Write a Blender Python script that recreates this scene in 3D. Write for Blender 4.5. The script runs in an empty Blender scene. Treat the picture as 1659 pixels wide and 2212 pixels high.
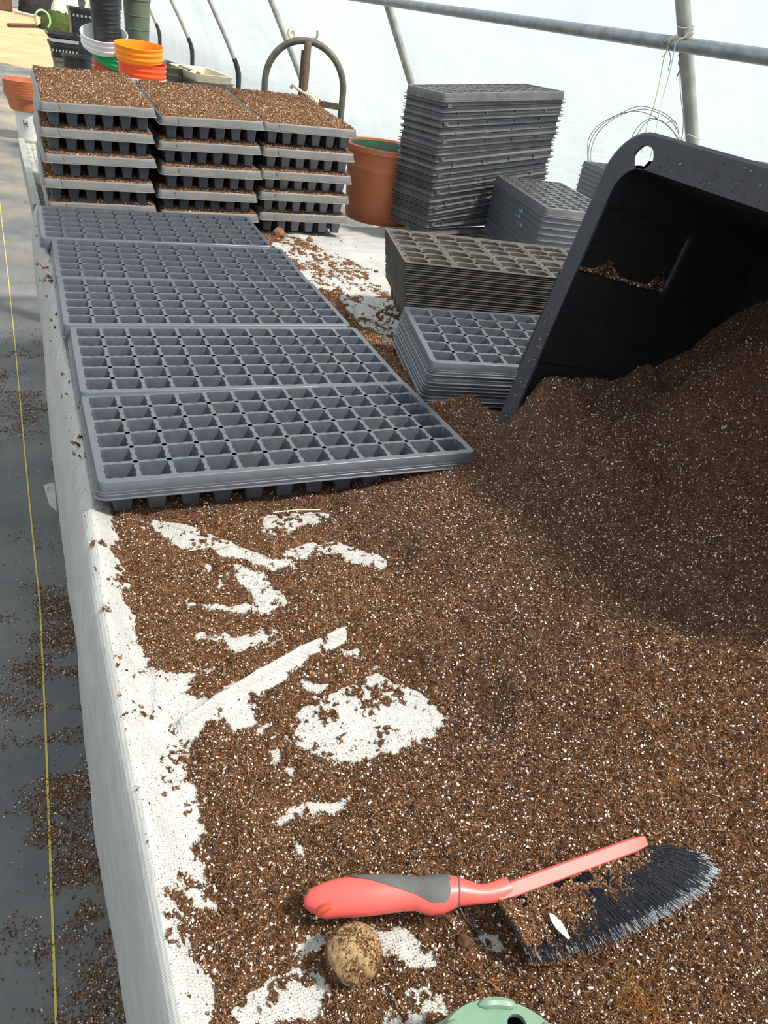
import bpy, math, random
import numpy as np
from mathutils import Vector, Matrix
from mathutils.geometry import tessellate_polygon
random.seed(7); RNG = np.random.default_rng(11)
PI = math.pi
sc = bpy.context.scene
COL = sc.collection

# ------------------------------------------------------------------ camera (table top is z = 0, floor z = -0.7)
F = 1676.0
n_ = np.array([.142, -.832, -.537]); n_ /= np.linalg.norm(n_)
y_ = np.array([-.391, -.552, .737]); y_ -= n_*(y_@n_); y_ /= np.linalg.norm(y_)
x_ = np.cross(y_, n_)
M = np.array([x_, y_, n_]); CAM = np.array([0, 0, .595])
FLOOR = -.70
def ray(u, v): return M@np.array([(u-829.5)/F, (v-1106)/F, 1.])
def onz(u, v, z=0.): d = ray(u, v); return CAM+d*((z-.595)/d[2])
def ony(u, v, y): d = ray(u, v); return CAM+d*(y/d[1])
def onx(u, v, x): d = ray(u, v); return CAM+d*(x/d[0])
def atd(u, v, t): return CAM+ray(u, v)*t
cam = bpy.data.cameras.new('camera'); camo = bpy.data.objects.new('camera', cam); COL.objects.link(camo)
R = np.array([M@[1, 0, 0], M@[0, -1, 0], M@[0, 0, -1]]).T
camo.matrix_world = Matrix(((*R[0], CAM[0]), (*R[1], CAM[1]), (*R[2], CAM[2]), (0, 0, 0, 1)))
cam.sensor_fit = 'VERTICAL'; cam.sensor_height = 36; cam.lens = F*36/2212; cam.clip_start = .02; cam.clip_end = 200
sc.camera = camo
sc.view_settings.view_transform = 'Standard'; sc.view_settings.look = 'None'; sc.view_settings.gamma = 1
sc.view_settings.use_curve_mapping = False; sc.view_settings.exposure = 0.17
sc.cycles.max_bounces = 8; sc.cycles.transparent_max_bounces = 12

# ------------------------------------------------------------------ materials
def lin(c):
    return tuple(((v/255)/12.92 if v/255 <= .04045 else ((v/255+.055)/1.055)**2.4) for v in c)+(1.,)
class NT:
    def __init__(s, name):
        s.m = bpy.data.materials.new(name); s.m.use_nodes = True; s.t = s.m.node_tree; s.t.nodes.clear()
        s.out = s.n('ShaderNodeOutputMaterial')
    def n(s, k, **kw):
        o = s.t.nodes.new(k)
        for a, b in kw.items(): setattr(o, a, b)
        return o
    def l(s, a, b): s.t.links.new(a, b)
    def coord(s, scale=(1, 1, 1)):
        c = s.n('ShaderNodeTexCoord'); mp = s.n('ShaderNodeMapping'); mp.inputs['Scale'].default_value = scale
        s.l(c.outputs['Object'], mp.inputs[0]); return mp.outputs[0]
    def noise(s, vec, scale, detail=4, rough=.55):
        o = s.n('ShaderNodeTexNoise'); o.inputs['Scale'].default_value = scale; o.inputs['Detail'].default_value = detail
        o.inputs['Roughness'].default_value = rough; s.l(vec, o.inputs['Vector']); return o.outputs[0]
    def ramp(s, fac, stops):
        o = s.n('ShaderNodeValToRGB'); e = o.color_ramp.elements
        while len(e) < len(stops): e.new(.5)
        for i, (p, c) in enumerate(stops): e[i].position = p; e[i].color = c
        s.l(fac, o.inputs[0]); return o.outputs[0]
    def mix(s, fac, a, b):
        o = s.n('ShaderNodeMix', data_type='RGBA')
        for v, i in ((fac, 0), (a, 6), (b, 7)):
            if hasattr(v, 'is_linked') or hasattr(v, 'links'): s.l(v, o.inputs[i])
            else: o.inputs[i].default_value = v
        return o.outputs[2]
    def math(s, op, a, b=0.):
        o = s.n('ShaderNodeMath', operation=op)
        for v, i in ((a, 0), (b, 1)):
            if hasattr(v, 'links'): s.l(v, o.inputs[i])
            else: o.inputs[i].default_value = v
        return o.outputs[0]
    def bump(s, h, strength=.5, dist=.001):
        o = s.n('ShaderNodeBump'); o.inputs['Strength'].default_value = strength; o.inputs['Distance'].default_value = dist
        s.l(h, o.inputs['Height']); return o.outputs[0]
    def pbr(s, col, rough=.5, normal=None, metal=0., spec=.5, sss=None):
        o = s.n('ShaderNodeBsdfPrincipled')
        for v, k in ((col, 'Base Color'), (rough, 'Roughness')):
            if hasattr(v, 'links'): s.l(v, o.inputs[k])
            else: o.inputs[k].default_value = v
        o.inputs['Metallic'].default_value = metal; o.inputs['Specular IOR Level'].default_value = spec
        if normal is not None: s.l(normal, o.inputs['Normal'])
        s.l(o.outputs[0], s.out.inputs[0]); return o

def plastic(name, c, c2=None, rough=.45, spec=.5, scale=40, dust=None, dustamt=.5, bumpd=.0004, metal=0.):
    t = NT(name); v = t.coord(); nz = t.noise(v, scale, 5)
    c2 = c2 or tuple(x*.72 for x in c[:3])+(1.,)
    col = t.ramp(nz, [(.3, c2), (.7, c)])
    if dust:
        d = t.noise(v, 9, 8, .7); f = t.ramp(d, [(.5, (0, 0, 0, 1)), (.75, (dustamt,)*3+(1,))])
        col = t.mix(f, col, dust)
    rg = t.math('MULTIPLY_ADD', nz, .2); t.t.nodes[-1].inputs[2].default_value = rough-.1
    t.pbr(col, rg, t.bump(nz, .3, bumpd), metal, spec)
    return t.m
MT = {}
MT['tray'] = plastic('black_tray_plastic', lin((82, 88, 97)), lin((73, 78, 87)), .34, .95, 60, lin((120, 105, 90)), .14)
MT['tray_used'] = plastic('worn_tray_plastic', lin((96, 96, 99)), lin((72, 73, 77)), .42, .8, 30, lin((135, 130, 124)), .4)
MT['tray_brown'] = plastic('dusty_brown_black_plastic', lin((88, 83, 76)), lin((66, 62, 57)), .42, .5, 50, lin((130, 120, 105)), .3)
MT['skirt'] = plastic('tray_skirt_plastic', lin((124, 121, 118)), lin((110, 110, 110)), .4, .55, 30, lin((140, 130, 115)), .2)
MT['tote'] = plastic('black_tote_plastic', lin((27, 31, 36)), lin((20, 23, 27)), .5, .4, 120, lin((60, 50, 44)), .3)
MT['tote_rim'] = plastic('tote_rim_plastic', lin((62, 62, 68)), lin((50, 50, 56)), .5, .45, 60, lin((90, 80, 74)), .4)
MT['terracotta'] = plastic('terracotta_plastic', lin((200, 120, 84)), lin((184, 104, 70)), .5, .4, 14, lin((205, 160, 130)), .3)
MT['green_pot'] = plastic('dark_green_plastic', lin((62, 96, 78)), lin((48, 78, 62)), .45, .5, 14)
MT['sage'] = plastic('sage_green_plastic', lin((122, 150, 128)), lin((104, 134, 114)), .32, .5, 25, lin((200, 190, 160)), .3)
MT['olive'] = plastic('olive_green_plastic', lin((100, 112, 92)), lin((84, 96, 78)), .45, .5, 14, lin((70, 80, 60)), .4)
MT['white_plastic'] = plastic('white_bucket_plastic', lin((236, 236, 234)), lin((218, 219, 220)), .4, .5, 8, lin((190, 180, 165)), .25)
MT['orange'] = plastic('orange_bucket_plastic', lin((255, 150, 10)), lin((250, 136, 6)), .4, .5, 8)
MT['red_orange'] = plastic('red_orange_bucket_plastic', lin((246, 92, 34)), lin((232, 80, 28)), .4, .5, 8)
MT['rust_orange'] = plastic('rust_orange_bucket_plastic', lin((206, 84, 46)), lin((186, 72, 40)), .45, .5, 8)
MT['green'] = plastic('bright_green_bucket_plastic', lin((20, 168, 96)), lin((14, 150, 84)), .4, .5, 8)
MT['black_pot'] = plastic('black_pot_plastic', lin((44, 46, 50)), lin((34, 35, 38)), .4, .5, 20, lin((100, 88, 76)), .35)
MT['grey_tray'] = plastic('grey_tray_plastic', lin((112, 110, 104)), lin((92, 92, 90)), .5, .45, 20, lin((150, 142, 130)), .4)
MT['cream'] = plastic('cream_tray_plastic', lin((226, 216, 188)), lin((206, 196, 170)), .5, .4, 12, lin((170, 150, 120)), .4)
MT['galv'] = plastic('galvanised_steel', lin((158, 164, 166)), lin((116, 124, 130)), .38, .5, 26, lin((150, 142, 128)), .3, .0003, .55)
MT['galv_pale'] = plastic('dull_galvanised_steel', lin((178, 180, 172)), lin((146, 148, 142)), .5, .5, 14, lin((120, 116, 104)), .5, .0003, .3)
MT['tape'] = plastic('black_tape', lin((56, 58, 56)), lin((38, 40, 40)), .5, .4, 30)
MT['old_steel'] = plastic('weathered_olive_steel', lin((112, 110, 98)), lin((84, 80, 70)), .6, .4, 40, lin((150, 140, 120)), .6, .0008, .3)
MT['rust'] = plastic('rusty_brown_steel', lin((126, 98, 80)), lin((98, 82, 70)), .75, .3, 40, lin((110, 106, 96)), .5, .0008, .2)
MT['rope'] = plastic('cream_rope', lin((226, 214, 184)), lin((200, 188, 158)), .8, .2, 90)
MT['wire'] = plastic('grey_wire', lin((120, 122, 118)), lin((96, 98, 96)), .4, .5, 50, metal=.6)
MT['string'] = plastic('white_string', lin((236, 236, 228)), lin((215, 215, 205)), .7, .3, 50)
MT['ystring'] = plastic('yellow_string', lin((214, 196, 96)), lin((190, 170, 80)), .7, .3, 50)
MT['coral'] = plastic('coral_plastic', lin((226, 100, 92)), lin((216, 88, 82)), .38, .5, 18, lin((190, 80, 70)), .3)
MT['grip'] = plastic('grey_rubber', lin((98, 98, 98)), lin((86, 86, 87)), .65, .3, 60)
MT['bristle'] = plastic('black_bristle', lin((48, 50, 60)), lin((30, 32, 42)), .35, .6, 300)
MT['bristle_tip'] = plastic('pale_split_bristle', lin((196, 200, 206)), lin((150, 156, 164)), .5, .5, 300)
MT['clod'] = plastic('sandy_root_clod', lin((172, 146, 108)), lin((128, 100, 70)), .95, .1, 260, lin((204, 182, 136)), .7, .002)
MT['fibre'] = plastic('brown_root_fibre', lin((160, 112, 66)), lin((120, 80, 46)), .9, .1, 90)
MT['wood'] = plastic('weathered_bench_wood', lin((140, 128, 110)), lin((108, 98, 84)), .8, .2, 12)
MT['chalk'] = plastic('pale_blue_marker', lin((170, 196, 206)), lin((140, 170, 184)), .8, .2, 90)
MT['hose'] = plastic('pale_green_hose', lin((168, 206, 148)), lin((140, 184, 120)), .5, .4, 20)
MT['cloth_green'] = plastic('olive_cloth', lin((78, 92, 48)), lin((50, 62, 30)), .9, .2, 14)
MT['cloth_black'] = plastic('black_sheet', lin((66, 66, 68)), lin((40, 40, 42)), .7, .3, 10)
MT['cloth_white'] = plastic('white_sheet', lin((232, 232, 226)), lin((205, 205, 198)), .7, .3, 10)
MT['earthen'] = plastic('brown_post_wood', lin((120, 92, 74)), lin((96, 72, 58)), .85, .2, 10)

def soil_mat(name, base, dark, light, perl=True):
    t = NT(name); v = t.coord()
    a = t.noise(v, 320, 6, .7); b = t.noise(v, 60, 4, .6); c = t.noise(v, 900, 3, .6)
    col = t.ramp(a, [(.32, dark), (.5, base), (.68, light)])
    m = t.ramp(b, [(.35, (.78, .76, .74, 1)), (.65, (1.12, 1.08, 1.04, 1))])
    mm = t.n('ShaderNodeMix', data_type='RGBA', blend_type='MULTIPLY'); mm.inputs[0].default_value = 1
    t.l(col, mm.inputs[6]); t.l(m, mm.inputs[7]); col = mm.outputs[2]
    if perl:
        vo = t.n('ShaderNodeTexVoronoi'); vo.inputs['Scale'].default_value = 190; t.l(v, vo.inputs['Vector'])
        near = t.math('LESS_THAN', vo.outputs['Distance'], .26)
        sp = t.n('ShaderNodeSeparateColor'); t.l(vo.outputs['Color'], sp.inputs[0])
        rare = t.math('GREATER_THAN', sp.outputs[0], .84)
        col = t.mix(t.math('MULTIPLY', near, rare), col, lin((226, 214, 198)))
    h = t.math('ADD', a, t.math('MULTIPLY', c, .5))
    t.pbr(col, .95, t.bump(h, 1., .0035), spec=.15)
    return t.m
MT['soil'] = soil_mat('peat_perlite_mix', lin((132, 92, 63)), lin((72, 48, 33)), lin((176, 130, 94)))
MT['soil_moist'] = soil_mat('moist_peat_perlite_mix', lin((110, 82, 65)), lin((58, 41, 32)), lin((146, 113, 90)))
MT['crumb_moist'] = plastic('moist_peat_crumb', lin((134, 100, 78)), lin((80, 58, 45)), .9, .2, 200)
MT['crumb'] = plastic('peat_crumb', lin((158, 117, 84)), lin((104, 74, 52)), .95, .12, 200)
MT['crumb_dark'] = plastic('dark_peat_crumb', lin((104, 76, 56)), lin((62, 43, 32)), .95, .12, 200)
MT['perlite'] = plastic('perlite', lin((244, 238, 228)), lin((220, 212, 200)), .8, .3, 300)

def tarp_mat():
    t = NT('white_woven_tarp'); v = t.coord(); 
    sx = t.n('ShaderNodeSeparateXYZ'); t.l(v, sx.inputs[0])
    ck = t.n('ShaderNodeTexChecker'); ck.inputs['Scale'].default_value = 300; t.l(t.coord((.55, 1, .55)), ck.inputs[0])
    w = []
    for k, s in ((0, 2200.), (1, 2600.)):
        w.append(t.math('SINE', t.math('MULTIPLY', sx.outputs[k], s)))
    hh = t.mix(ck.outputs['Fac'], (0, 0, 0, 1), (1, 1, 1, 1))
    weave = t.math('ADD', t.math('MULTIPLY', w[0], .5), t.math('MULTIPLY', w[1], .5))
    nz = t.noise(v, 26, 7, .65); n2 = t.noise(t.coord((1, .35, 1)), 90, 5, .6)
    h = t.math('ADD', t.math('MULTIPLY', weave, .12), t.math('ADD', t.math('MULTIPLY', nz, 1.6), t.math('MULTIPLY', n2, .5)))
    col = t.ramp(nz, [(.3, lin((174, 174, 171))), (.65, lin((190, 189, 186)))])
    d = t.noise(v, 420, 3, .8); f = t.ramp(d, [(.6, (0, 0, 0, 1)), (.72, (.55, .55, .55, 1))])
    col = t.mix(f, col, lin((150, 128, 108)))
    t.pbr(col, .55, t.bump(h, .5, .004), spec=.35)
    return t.m
MT['tarp'] = tarp_mat()

def fabric_mat():
    t = NT('dark_woven_ground_cover'); v = t.coord()
    nz = t.noise(v, 3, 8, .65); n3 = t.noise(t.coord((1, .12, 1)), 60, 4, .6)
    col = t.ramp(nz, [(.35, lin((92, 94, 96))), (.65, lin((122, 122, 120)))])
    col = t.mix(t.math('MULTIPLY', n3, .25), col, lin((70, 74, 80)))
    sx = t.n('ShaderNodeSeparateXYZ'); t.l(v, sx.inputs[0])
    far = t.n('ShaderNodeMapRange'); far.inputs[1].default_value = 3.2; far.inputs[2].default_value = 8.; t.l(sx.outputs[1], far.inputs[0])
    f2 = t.ramp(t.noise(v, 1.6, 8, .7), [(.42, (0, 0, 0, 1)), (.62, (.75, .75, .75, 1))])
    col = t.mix(t.math('MULTIPLY', f2, far.outputs[0]), col, lin((176, 160, 134)))
    t.pbr(col, .7, t.bump(n3, .35, .002), spec=.3)
    return t.m
MT['fabric'] = fabric_mat()
def sand_mat():
    t = NT('tan_sand'); v = t.coord(); nz = t.noise(v, 2.5, 10, .7); n2 = t.noise(v, 22, 6, .7)
    col = t.ramp(nz, [(.3, lin((190, 158, 120))), (.7, lin((214, 186, 148)))])
    col = t.mix(t.ramp(n2, [(.62, (0, 0, 0, 1)), (.75, (.6, .6, .6, 1))]), col, lin((160, 126, 92)))
    t.pbr(col, .95, t.bump(n2, .6, .02), spec=.1)
    return t.m
MT['sand'] = sand_mat()
MT['gravel'] = plastic('grey_gravel', lin((124, 130, 132)), lin((108, 114, 116)), .9, .1, 3)
def film_mat():
    t = NT('milky_greenhouse_film'); v = t.coord((1, .5, 1)); nz = t.noise(v, 2.4, 8, .65); n2 = t.noise(t.coord((1, 1, .25)), 1.3, 5, .6)
    c = t.ramp(t.math('MULTIPLY', t.math('ADD', nz, n2), .5), [(.36, lin((142, 153, 159))), (.62, lin((160, 168, 171)))])
    wr = t.ramp(t.noise(t.coord((1, 1, .18)), 5, 6, .6), [(.62, (0, 0, 0, 1)), (.8, (.3, .3, .3, 1))])
    c = t.mix(wr, c, lin((132, 144, 150)))
    bm = t.bump(t.math('ADD', nz, n2), .25, .06)
    d = t.n('ShaderNodeBsdfDiffuse'); tr = t.n('ShaderNodeBsdfTranslucent'); tp = t.n('ShaderNodeBsdfTransparent')
    tp.inputs[0].default_value = (.96, .975, .98, 1)
    for s in (d, tr): t.l(c, s.inputs['Color']); t.l(bm, s.inputs['Normal'])
    m1 = t.n('ShaderNodeMixShader'); m1.inputs[0].default_value = .72; t.l(d.outputs[0], m1.inputs[1]); t.l(tr.outputs[0], m1.inputs[2])
    m2 = t.n('ShaderNodeMixShader'); m2.inputs[0].default_value = .36; t.l(m1.outputs[0], m2.inputs[1]); t.l(tp.outputs[0], m2.inputs[2])
    t.l(m2.outputs[0], t.out.inputs[0]); return t.m
MT['film'] = film_mat()

# ------------------------------------------------------------------ mesh helpers
class MB:
    def __init__(s): s.v = []; s.f = []; s.mi = []; s.cur = 0
    def add(s, vs, fs):
        o = len(s.v); s.v += [tuple(map(float, p)) for p in vs]; s.f += [tuple(i+o for i in f) for f in fs]; s.mi += [s.cur]*len(fs); return s
    def box(s, lo, hi, tf=None):
        (a, b, c), (d, e, f) = lo, hi
        v = [(a, b, c), (d, b, c), (d, e, c), (a, e, c), (a, b, f), (d, b, f), (d, e, f), (a, e, f)]
        if tf: v = [tf(p) for p in v]
        return s.add(v, [(0, 3, 2, 1), (4, 5, 6, 7), (0, 1, 5, 4), (1, 2, 6, 5), (2, 3, 7, 6), (3, 0, 4, 7)])
    def loft(s, rings, closed=True, cap0=False, cap1=False):
        n = len(rings[0]); vs = [p for r in rings for p in r]; fs = []
        for i in range(len(rings)-1):
            for j in range(n if closed else n-1):
                k = (j+1) % n; fs.append((i*n+j, i*n+k, (i+1)*n+k, (i+1)*n+j))
        if cap0: fs.append(tuple(range(n-1, -1, -1)))
        if cap1: fs.append(tuple(range((len(rings)-1)*n, len(rings)*n)))
        return s.add(vs, fs)
    def lathe(s, prof, n=40, c=(0, 0, 0), cap0=False, cap1=False, mod=None):
        rings = []
        for r, z in prof:
            rings.append([(c[0]+r*(mod(a) if mod else 1)*math.cos(a), c[1]+r*(mod(a) if mod else 1)*math.sin(a), c[2]+z) for a in [2*PI*k/n for k in range(n)]])
        return s.loft(rings, True, cap0, cap1)
    def tube(s, pts, r, n=8, caps=True):
        pts = [Vector(p) for p in pts]; rr = r if hasattr(r, '__len__') else [r]*len(pts)
        rings = []; up = None
        for i, p in enumerate(pts):
            d = (pts[min(i+1, len(pts)-1)]-pts[max(i-1, 0)])
            if d.length < 1e-9: d = Vector((0, 0, 1))
            d.normalize()
            if up is None:
                up = Vector((0, 0, 1)) if abs(d.z) < .9 else Vector((1, 0, 0))
            a = d.cross(up)
            if a.length < 1e-6: a = d.orthogonal()
            a.normalize(); b = a.cross(d); up = b
            rings.append([tuple(p+a*(rr[i]*math.cos(2*PI*k/n))+b*(rr[i]*math.sin(2*PI*k/n))) for k in range(n)])
        return s.loft(rings, True, caps, caps)
    def build(s, name, mats, parent=None, smooth=False, loc=None, rot=None):
        me = bpy.data.meshes.new(name); me.from_pydata(s.v, [], s.f)
        mats = mats if isinstance(mats, (list, tuple)) else [mats]
        for m in mats: me.materials.append(MT[m] if isinstance(m, str) else m)
        if len(mats) > 1: me.polygons.foreach_set('material_index', s.mi)
        if smooth: me.polygons.foreach_set('use_smooth', [True]*len(s.f))
        me.update(); me.validate()
        if smooth: 
            try: me.set_sharp_from_angle(angle=math.radians(40))
            except Exception: pass
        return link(name, me, parent, loc, rot)
def link(name, me, parent=None, loc=None, rot=None):
    o = bpy.data.objects.new(name, me); COL.objects.link(o)
    if parent: o.parent = parent
    if loc is not None: o.location = loc
    if rot is not None: o.rotation_euler = rot
    return o
def fastmesh(name, V, Fq, mats, mi=None, smooth=False, parent=None):
    """V (n,3), Fq (m,k) arrays"""
    me = bpy.data.meshes.new(name); k = Fq.shape[1]
    me.vertices.add(len(V)); me.vertices.foreach_set('co', V.astype(np.float32).ravel())
    me.loops.add(Fq.size); me.loops.foreach_set('vertex_index', Fq.astype(np.int32).ravel())
    me.polygons.add(len(Fq)); me.polygons.foreach_set('loop_start', np.arange(0, Fq.size, k, dtype=np.int32))
    for m in mats: me.materials.append(MT[m])
    if mi is not None: me.polygons.foreach_set('material_index', mi.astype(np.int32))
    me.polygons.foreach_set('use_smooth', np.full(len(Fq), smooth))
    me.update(calc_edges=True); me.validate()
    return link(name, me, parent)
def tag(o, label=None, cat=None, group=None, kind=None):
    if label: o['label'] = label
    if cat: o['category'] = cat
    if group: o['group'] = group
    if kind: o['kind'] = kind
    return o
def thing(name, label, cat, loc=(0, 0, 0), rz=0., group=None, rot=None):
    o = bpy.data.objects.new(name, None); COL.objects.link(o); o.empty_display_size = .05
    o.location = loc; o.rotation_euler = rot or (0, 0, rz); return tag(o, label, cat, group)
def copy_thing(root, loc, rot, label, group=None, scale=None):
    r = root.copy(); COL.objects.link(r); r.location = loc; r.rotation_euler = rot
    if scale: r.scale = scale
    r['label'] = label
    if group: r['group'] = group
    for ch in list(root.children):
        c = ch.copy(); COL.objects.link(c); c.parent = r
        for g in list(ch.children):
            d = g.copy(); COL.objects.link(d); d.parent = c
    return r
ORD = ['first', 'second', 'third', 'fourth', 'fifth', 'sixth', 'seventh', 'eighth', 'ninth', 'tenth', 'eleventh', 'twelfth', 'thirteenth', 'fourteenth', 'fifteenth', 'sixteenth', 'seventeenth', 'eighteenth', 'nineteenth', 'twentieth']
TENS = {20: 'twenty', 30: 'thirty', 40: 'forty'}
def ordn(k):
    if k <= 20: return ORD[k-1]
    if k == 30: return 'thirtieth'
    if k == 40: return 'fortieth'
    return TENS[k//10*10]+'-'+ORD[k % 10-1]

# noise
def _h(i, j, s):
    n = (i*374761393+j*668265263+s*1442695041) & 0xffffffff
    n = ((n ^ (n >> 13))*1274126177) & 0xffffffff
    return ((n ^ (n >> 16)) & 0xffff)/65535.
def vnoise(x, y, s=0):
    xi = np.floor(x).astype(np.int64); yi = np.floor(y).astype(np.int64); fx = x-xi; fy = y-yi
    fx = fx*fx*(3-2*fx); fy = fy*fy*(3-2*fy)
    a = _h(xi, yi, s); b = _h(xi+1, yi, s); c = _h(xi, yi+1, s); d = _h(xi+1, yi+1, s)
    return (a+(b-a)*fx)*(1-fy)+(c+(d-c)*fx)*fy
def fbm(x, y, sc_, o=4, s=0, g=.5):
    r = 0; a = 1; t = 0
    for k in range(o): r = r+a*(vnoise(x*sc_*2**k+17*k, y*sc_*2**k-9*k, s+k)-.5); t += a; a *= g
    return r/t*2

# ------------------------------------------------------------------ world & light
w = bpy.data.worlds.new('sky'); sc.world = w; w.use_nodes = True; nt = w.node_tree; nt.nodes.clear()
bg = nt.nodes.new('ShaderNodeBackground'); wo = nt.nodes.new('ShaderNodeOutputWorld')
bg.inputs[0].default_value = (.82, .88, .96, 1); bg.inputs[1].default_value = .95
nt.links.new(bg.outputs[0], wo.inputs[0])
sl = bpy.data.lights.new('sun', 'SUN'); sl.energy = 12.5; sl.angle = math.radians(6.0); sl.color = (1., .93, .82)
so = bpy.data.objects.new('sun', sl); COL.objects.link(so)
SD = Vector((.50, -.50, 1.10)).normalized()
so.rotation_euler = SD.to_track_quat('Z', 'Y').to_euler(); so.location = SD*12

# ------------------------------------------------------------------ greenhouse shell
SEC = [(2.40, -.70), (2.40, -.42), (2.40, -.20), (2.385, -.12), (2.33, -.01), (2.25, .14), (2.171, .276), (2.06, .468), (1.955, .647), (1.90, .745),
       (1.78, .93), (1.58, 1.18), (1.30, 1.43), (.95, 1.66), (.5, 1.86), (0, 2.0), (-.5, 2.07), (-1., 2.1)]
SECF = SEC+[(-2-x, z) for x, z in SEC[-2::-1]]
HOOPY = [-.15, 2.19, 4.52, 6.86, 9.2, 11.55, 13.9]
ENDY = 26.
def cover(name, sec, ys, kind='structure'):
    V = []; ny = len(ys); ns = len(sec)
    for y in ys:
        for k, (x, z) in enumerate(sec):
            a = sec[max(k-1, 0)]; b = sec[min(k+1, ns-1)]; dx, dz = b[0]-a[0], b[1]-a[1]; L = math.hypot(dx, dz)
            nx, nz = dz/L, -dx/L
            dist = min(abs(y-h) for h in HOOPY)
            off = .034-.012*min(dist/1.1, 1)*(1 if .0 < k < ns-1 else 0)+.008*float(fbm(np.array([y]), np.array([k*.35]), 1.3, 3, 5)[0])
            V.append((x+nx*off, y, z+nz*off))
    V = np.array(V); Fq = [(j*ns+i, j*ns+i+1, (j+1)*ns+i+1, (j+1)*ns+i) for j in range(ny-1) for i in range(ns-1)]
    o = fastmesh(name, V, np.array(Fq), ['film'], smooth=True); return tag(o, kind='structure')
ys = list(np.arange(-3., ENDY+.01, .14))
def resample(sec, n=60):
    P = np.array(sec); d = np.r_[0, np.cumsum(np.linalg.norm(np.diff(P, axis=0), axis=1))]; t = np.linspace(0, d[-1], n)
    return list(zip(np.interp(t, d, P[:, 0]), np.interp(t, d, P[:, 1])))
cover('wall_right', resample(SEC, 50), ys)
cover('wall_left', resample([(-2-x, z) for x, z in SEC[::-1]], 30), list(np.arange(-3., ENDY+.01, .5)))
for o in [o for o in COL.objects if o.name == 'wall_left']: pass
b = MB(); b.add([(x, ENDY, z) for x, z in SECF], [tuple(range(len(SECF)))]); tag(b.build('wall_back', 'film'), kind='structure')

def hoop(y, label):
    t = thing('hoop_pipe', label, 'pipe', (0, y, 0), group='arched frame pipes of the greenhouse')
    P = resample(SECF[2:-2], 90)
    b = MB(); b.tube([(x, 0, z) for x, z in P], .0215, 14); b.build('arched_tube', 'galv_pale', t, True)
    for s in (0, 1):
        X = 2.40 if s == 0 else -4.40
        b = MB(); b.tube([(X, 0, -.74), (X, 0, -.2)], .019, 12); b.build('ground_post', 'galv_pale', t, True)
    if y > 5:
        b = MB(); b.tube([(2.345, 0, -.035), (2.375, 0, -.10), (2.396, 0, -.17), (2.40, 0, -.23), (2.40, 0, -.37)], [.024, .026, .0285, .0275, .0255], 12); b.build('black_tape_wrap', 'tape', t, True)
    return t
lab = {-.15: None, 2.19: 'galvanised hoop pipe at right that the wires and strings are tied to', 4.52: 'galvanised hoop pipe rising behind the tall stack of trays',
       6.86: 'galvanised hoop pipe seen through the arch of the hand truck', 9.2: 'galvanised hoop pipe with black tape, just left of the hand truck arch',
       11.55: 'galvanised hoop pipe with black tape above the cream tray', 13.9: 'farthest hoop pipe with black tape, right beside the green pot'}
for y in HOOPY:
    if lab[y]: hoop(y, lab[y])
PX = 1.905; PZ = .6385
t = thing('purlin_pipe', 'long horizontal galvanised pipe running along the greenhouse wall', 'pipe')
b = MB(); b.tube([(PX, y, PZ) for y in np.linspace(-1, 14.2, 12)], .0205, 16); b.build('straight_tube', 'galv', t, True)
for y in HOOPY[1:2]:
    b = MB(); b.tube([(PX-.024, y+.012, PZ+.0), (PX-.018, y+.01, PZ)], .006, 8)
    b.build('bolt', 'wire', t, True)
b = MB(); b.tube([(1.925, 2.165, .665), (1.905, 2.16, .668)], .009, 10); b.build('bolt_head', 'wire', t, True)

# floor: sand with dark ground cover on it
b = MB(); b.add([(-30, -12, FLOOR-.02), (40, -12, FLOOR-.02), (40, 60, FLOOR-.02), (-30, 60, FLOOR-.02)], [(0, 1, 2, 3)])
tag(b.build('outside_ground', 'gravel'), kind='structure')
b = MB(); b.add([(-4.4, 9.5, FLOOR-.01), (2.42, 9.5, FLOOR-.01), (2.42, ENDY, FLOOR-.01), (-4.4, ENDY, FLOOR-.01)], [(0, 1, 2, 3)])
tag(b.build('sand_ground', 'sand'), kind='structure')
b = MB(); b.add([(-4.4, -3, FLOOR), (2.4, -3, FLOOR), (2.4, 10.6, FLOOR), (.60, 10.6, FLOOR), (.50, 12.7, FLOOR), (.1, 13., FLOOR), (-4.4, 13., FLOOR)], [tuple(range(7))])
tag(b.build('floor', 'fabric'), kind='structure')
# yellow thread
b = MB(); P = []
for u, v in [(122, 2230), (110, 1900), (98, 1560), (86, 1300), (70, 1150), (52, 960), (34, 760), (18, 600), (3, 470), (-12, 330)]:
    p = onz(u, v, FLOOR+.002); P.append((p[0], p[1]))
P = np.array(P); Y = np.linspace(P[0, 1], P[-1, 1], 160); X = np.interp(Y, P[:, 1], P[:, 0])
b.add([q for x, y in zip(X, Y) for q in ((x-.0019, y, FLOOR+.0015), (x+.0019, y, FLOOR+.0015))], [(2*i, 2*i+1, 2*i+3, 2*i+2) for i in range(len(X)-1)])
tag(b.build('yellow_thread', 'ystring'), 'yellow marker thread running along the dark ground cloth', 'thread')

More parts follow.
